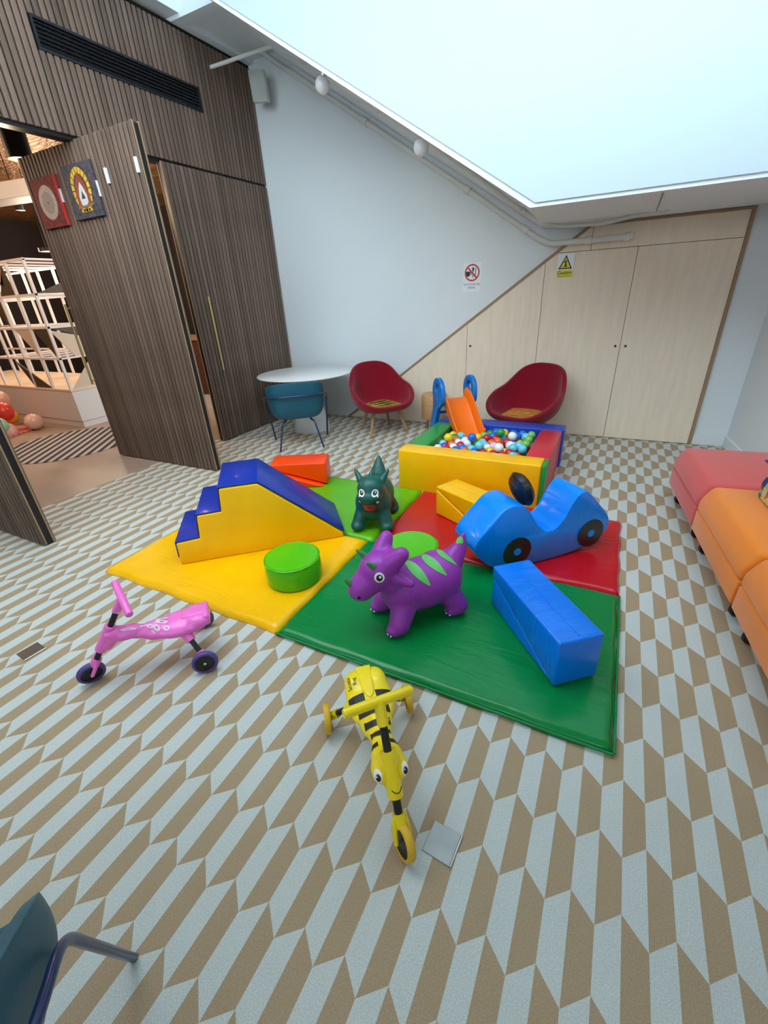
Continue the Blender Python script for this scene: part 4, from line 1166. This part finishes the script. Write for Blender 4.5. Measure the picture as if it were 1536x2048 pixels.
# ================================================================== FURNITURE
def spline(keys, a):
    """periodic interpolation of (angle, (..)) keys"""
    n = len(keys)
    for i in range(n):
        a0_, a1_ = keys[i][0], keys[(i+1) % n][0]+(360 if i == n-1 else 0)
        if a0_ <= a <= a1_:
            s = (a-a0_)/(a1_-a0_); p0, p1, p2, p3 = keys[i-1][1], keys[i][1], keys[(i+1) % n][1], keys[(i+2) % n][1]
            return [.5*(2*p1[c]+(-p0[c]+p2[c])*s+(2*p0[c]-5*p1[c]+4*p2[c]-p3[c])*s*s+(-p0[c]+3*p1[c]-3*p2[c]+p3[c])*s**3) for c in range(len(p1))]
    return list(keys[0][1])
def shell_me(name, half, cx, zc, th, fx=.75, fz=1.0, n=48, m_=9):
    """half: keys (deg from the front, (x, y, z)) from 0 to 180; mirrored"""
    keys = [(a, p) for a, p in half]+[(360-a, (p[0], -p[1], p[2])) for a, p in half[::-1] if 0 < a < 180]
    vs, fs = [(cx, 0, zc)], []
    for k in range(1, m_+1):
        s = k/m_
        for j in range(n):
            x, y, z = spline(keys, 360*j/n)
            g = math.sin(s*PI/2)**fx; h = (1-math.cos(s*PI/2))**fz
            vs.append((cx+(x-cx)*g, y*g, zc+(z-zc)*h))
    for j in range(n): fs.append((0, 1+j, 1+(j+1) % n))
    for k in range(m_-1):
        for j in range(n): a = 1+k*n+j; b = 1+k*n+(j+1) % n; fs.append((a, b, b+n, a+n))
    me = bpy.data.meshes.new(name); me.from_pydata(vs, [], fs)
    return baked(name, me, [('SOLIDIFY', dict(thickness=th, offset=-1)), ('BEVEL', dict(width=th*.4, segments=2, limit_method='ANGLE', angle_limit=.9)), ('SUBSURF', dict(levels=1))])
WINE = mat('wine felt', (134, 6, 32), rough=.9, sheen=.2, bump=(180, .15), spec=.2)
OAK = mat('oak', (168, 128, 88), rough=.5, var=(10, .12, (6, 6, .8)))
arm_half = [(0, (.345, 0, .375)), (35, (.335, .225, .395)), (62, (.23, .365, .465)), (90, (.05, .405, .555)), (118, (-.13, .365, .62)), (143, (-.275, .275, .765)), (163, (-.345, .15, .825)), (180, (-.365, 0, .835))]
def armchair(loc, ang, label, cushion_label, cols):
    t = empty('armchair', loc, ang, label=label, cat='armchair', group='dark red shell armchairs')
    ob('shell', shell_me('shell', arm_half, .0, .275, .05, .62, 1.15), WINE, t)
    for sx, sy, fx, fy in ((1, 1, .225, .255), (1, -1, .225, -.255), (-1, 1, -.225, .20), (-1, -1, -.225, -.20)):
        tube('leg', [(fx*.62, fy*.62, .31), (fx, fy, 0)], [.024, .014], OAK, t, 12)
    c = Vector(loc)+Matrix.Rotation(ang, 3, 'Z') @ Vector((.06, 0, .345))
    cu = empty('seat_cushion', c, ang+.2, label=cushion_label, cat='cushion', group='patterned cushions in the armchairs')
    me = box_me('cover', (.34, .36, .05), (0, 0, 0), .022, 3)
    ob('cover', me, cols[0], cu)
    for k in range(7): tube('fold', [(-.15+.05*k, -.14, .026), (-.14+.05*k, 0, .030), (-.16+.05*k, .14, .026)], [.004, .007, .004], cols[1+k % 2], cu, 8)
    return t
GOLD = mat('cushion gold', (170, 132, 40), rough=.6, var=(22, .45)); CORAL = mat('cushion coral', (206, 92, 44), rough=.6); CBLK = mat('cushion black', (30, 24, 30), rough=.7)
armchair((-2.57, 4.86, 0), math.atan2(-.28, .335), 'dark red shell armchair between the white table and the wooden stool', 'gold and black patterned cushion in the left red armchair', (GOLD, GOLD, CBLK))
armchair((-.79, 4.86, 0), math.radians(-112), 'dark red shell armchair behind the ball pit against the plywood', 'gold and coral patterned cushion in the red armchair by the ball pit', (GOLD, CORAL, GOLD))
# wooden stool
t = empty('stool', (-1.955, 5.13, 0), label='round wooden drum stool behind the blue slide ladder', cat='stool')
WD = mat('stool wood', (186, 142, 100), rough=.5, var=(7, .1, (1, 1, 5)))
lathe('seat', [(0, .15), (.15, .15), (.158, .16), (.158, .44), (.15, .45), (0, .45)], WD, t, 36)
for k in range(3):
    a = 2*PI*k/3+.5; tube('leg', [(.10*math.cos(a), .10*math.sin(a), .16), (.145*math.cos(a), .145*math.sin(a), 0)], [.024, .018], WD, t, 12)
# round table
t = empty('round_table', (-3.545, 4.66, 0), label='round white pedestal table by the slatted door', cat='table')
lathe('table_top', [(0, .722), (.58, .722), (.608, .730), (.612, .738), (.605, .742), (0, .742)], WHITE, t, 64)
lathe('pedestal', [(0, 0), (.245, 0), (.25, .012), (.215, .16), (.16, .42), (.125, .70), (.13, .722)], WHITE, t, 40)
# teal tub chairs
TEAL = mat('teal shell', (16, 84, 104), rough=.45, bump=(220, .08))
TUBE = mat('navy tube', (24, 44, 92), rough=.3, coat=.3)
teal_half = [(0, (.25, 0, .405)), (40, (.255, .20, .415)), (70, (.19, .325, .57)), (95, (.02, .335, .68)), (125, (-.17, .315, .73)), (150, (-.265, .22, .765)), (180, (-.29, 0, .775))]
def tub_chair(loc, ang, label):
    t = empty('tub_chair', loc, ang, label=label, cat='chair', group='teal tub chairs')
    ob('shell', shell_me('shell', teal_half, .03, .345, .028, .42, 1.7), TEAL, t)
    # frame: rail round the outside of the back running down into the front legs
    fr = [(.27, .330, 0), (.11, .362, .53), (-.02, .370, .585), (-.17, .345, .62), (-.29, .22, .63), (-.325, .10, .635)]
    fr = fr+[(x, -y, z) for x, y, z in fr[::-1]]
    tube('frame_rail', round_path(fr, .07, 5), .0105, TUBE, t, 12)
    for sy in (1, -1):
        tube('rear_leg', round_path([(-.26, sy*.255, 0), (-.185, sy*.185, .31), (-.12, sy*.14, .33), (.10, sy*.14, .333)], .05, 5), .0105, TUBE, t, 12)
    return t
tub_chair((-3.29, 4.08, 0), math.atan2(.45, -.34), 'teal tub chair with navy tube frame pulled up to the white table')
tub_chair((-.905, -.33, 0), math.radians(142), 'teal tub chair cut off at the lower left corner of the photo')

# ---- sofas on castors
SA = math.atan2(-1, 0)  # run direction along -y, skewed like the wall
sk = math.atan(.115)
ORG = mat('orange wool', (246, 138, 44), rough=.9, sheen=.3, bump=(200, .12), spec=.2)
RSE = mat('coral red wool', (216, 92, 88), rough=.9, sheen=.3, bump=(200, .12), spec=.2)
def sofa(y_top, length, mt, label):
    # local: x to the right (depth), y towards the viewer is negative
    x0 = .535+.105*(3.84-y_top)
    t = empty('sofa_module', (x0, y_top, 0), sk*.92, label=label, cat='sofa', group='sofa modules along the right wall')
    Dp, g_ = .765, .004
    prof = [(0, .265), (.004, .34), (.055, .435), (Dp, .435), (Dp, .265)]
    b_ = prism('seat_cushion', prof, length-2*g_, mt, t, y0=-length+g_, bev=.03, seg=4)
    bounds('base', (.004, -length+g_+.004, .13), (Dp-.01, -g_-.004, .268), mt, t, .012, 3)
    for cx, cy in ((.09, -.10), (.09, -length+.10), (Dp-.09, -.10), (Dp-.09, -length+.10)):
        w_ = lathe('castor', [(0, -.013), (.038, -.013), (.044, -.008), (.044, .008), (.038, .013), (0, .013)], BLACK, t, 24, loc=(cx, cy, .0445), rot=(PI/2, 0, .35))
        bounds('fork', (cx-.012, cy-.022, .05), (cx+.03, cy+.022, .132), CHROME, t, .006, 2)
    return t
sofa(3.84, .755, RSE, 'coral red upholstered pouf module at the far end of the sofa row')
sofa(3.08, .825, ORG, 'orange upholstered module beside the coral red one')
sofa(2.25, .825, ORG, 'nearest orange upholstered module at the right photo edge')
# patterned bag
t = empty('tote_bag', (1.02, 2.80, .436), math.radians(6), label='colourful patterned bag lying on the orange sofa module', cat='bag')
def patch_material():
    mt = bpy.data.materials.new('patchwork print'); mt.use_nodes = True; nt = mt.node_tree; b = nt.nodes['Principled BSDF']; N = nt.nodes.new; L = nt.links.new
    tc = N('ShaderNodeTexCoord'); vo = N('ShaderNodeTexVoronoi'); vo.inputs['Scale'].default_value = 22; L(tc.outputs['Object'], vo.inputs['Vector'])
    cr = N('ShaderNodeValToRGB'); cr.color_ramp.interpolation = 'CONSTANT'
    cols = [(0, (190, 70, 40)), (.2, (40, 110, 170)), (.4, (120, 200, 180)), (.55, (200, 110, 50)), (.7, (220, 210, 130)), (.85, (30, 60, 120))]
    el = cr.color_ramp.elements
    while len(el) < len(cols): el.new(.5)
    for e_, (p_, c_) in zip(el, cols): e_.position = p_; e_.color = lin(c_)+(1,)
    sp_ = N('ShaderNodeSeparateColor'); L(vo.outputs['Color'], sp_.inputs[0]); L(sp_.outputs[0], cr.inputs[0]); L(cr.outputs[0], b.inputs['Base Color']); b.inputs['Roughness'].default_value = .6
    return mt
PMT = patch_material()
prism('body', [(-.14, 0), (.30, 0), (.31, .10), (.28, .19), (-.11, .20), (-.145, .10)], .26, PMT, t, y0=-.07, bev=.02, seg=3)
prism('flap', [(-.16, .215), (-.10, .203), (.28, .203), (.28, .225), (-.08, .232)], .16, mat('bag navy', (26, 46, 96), rough=.4), t, y0=.06, bev=.005, seg=2)
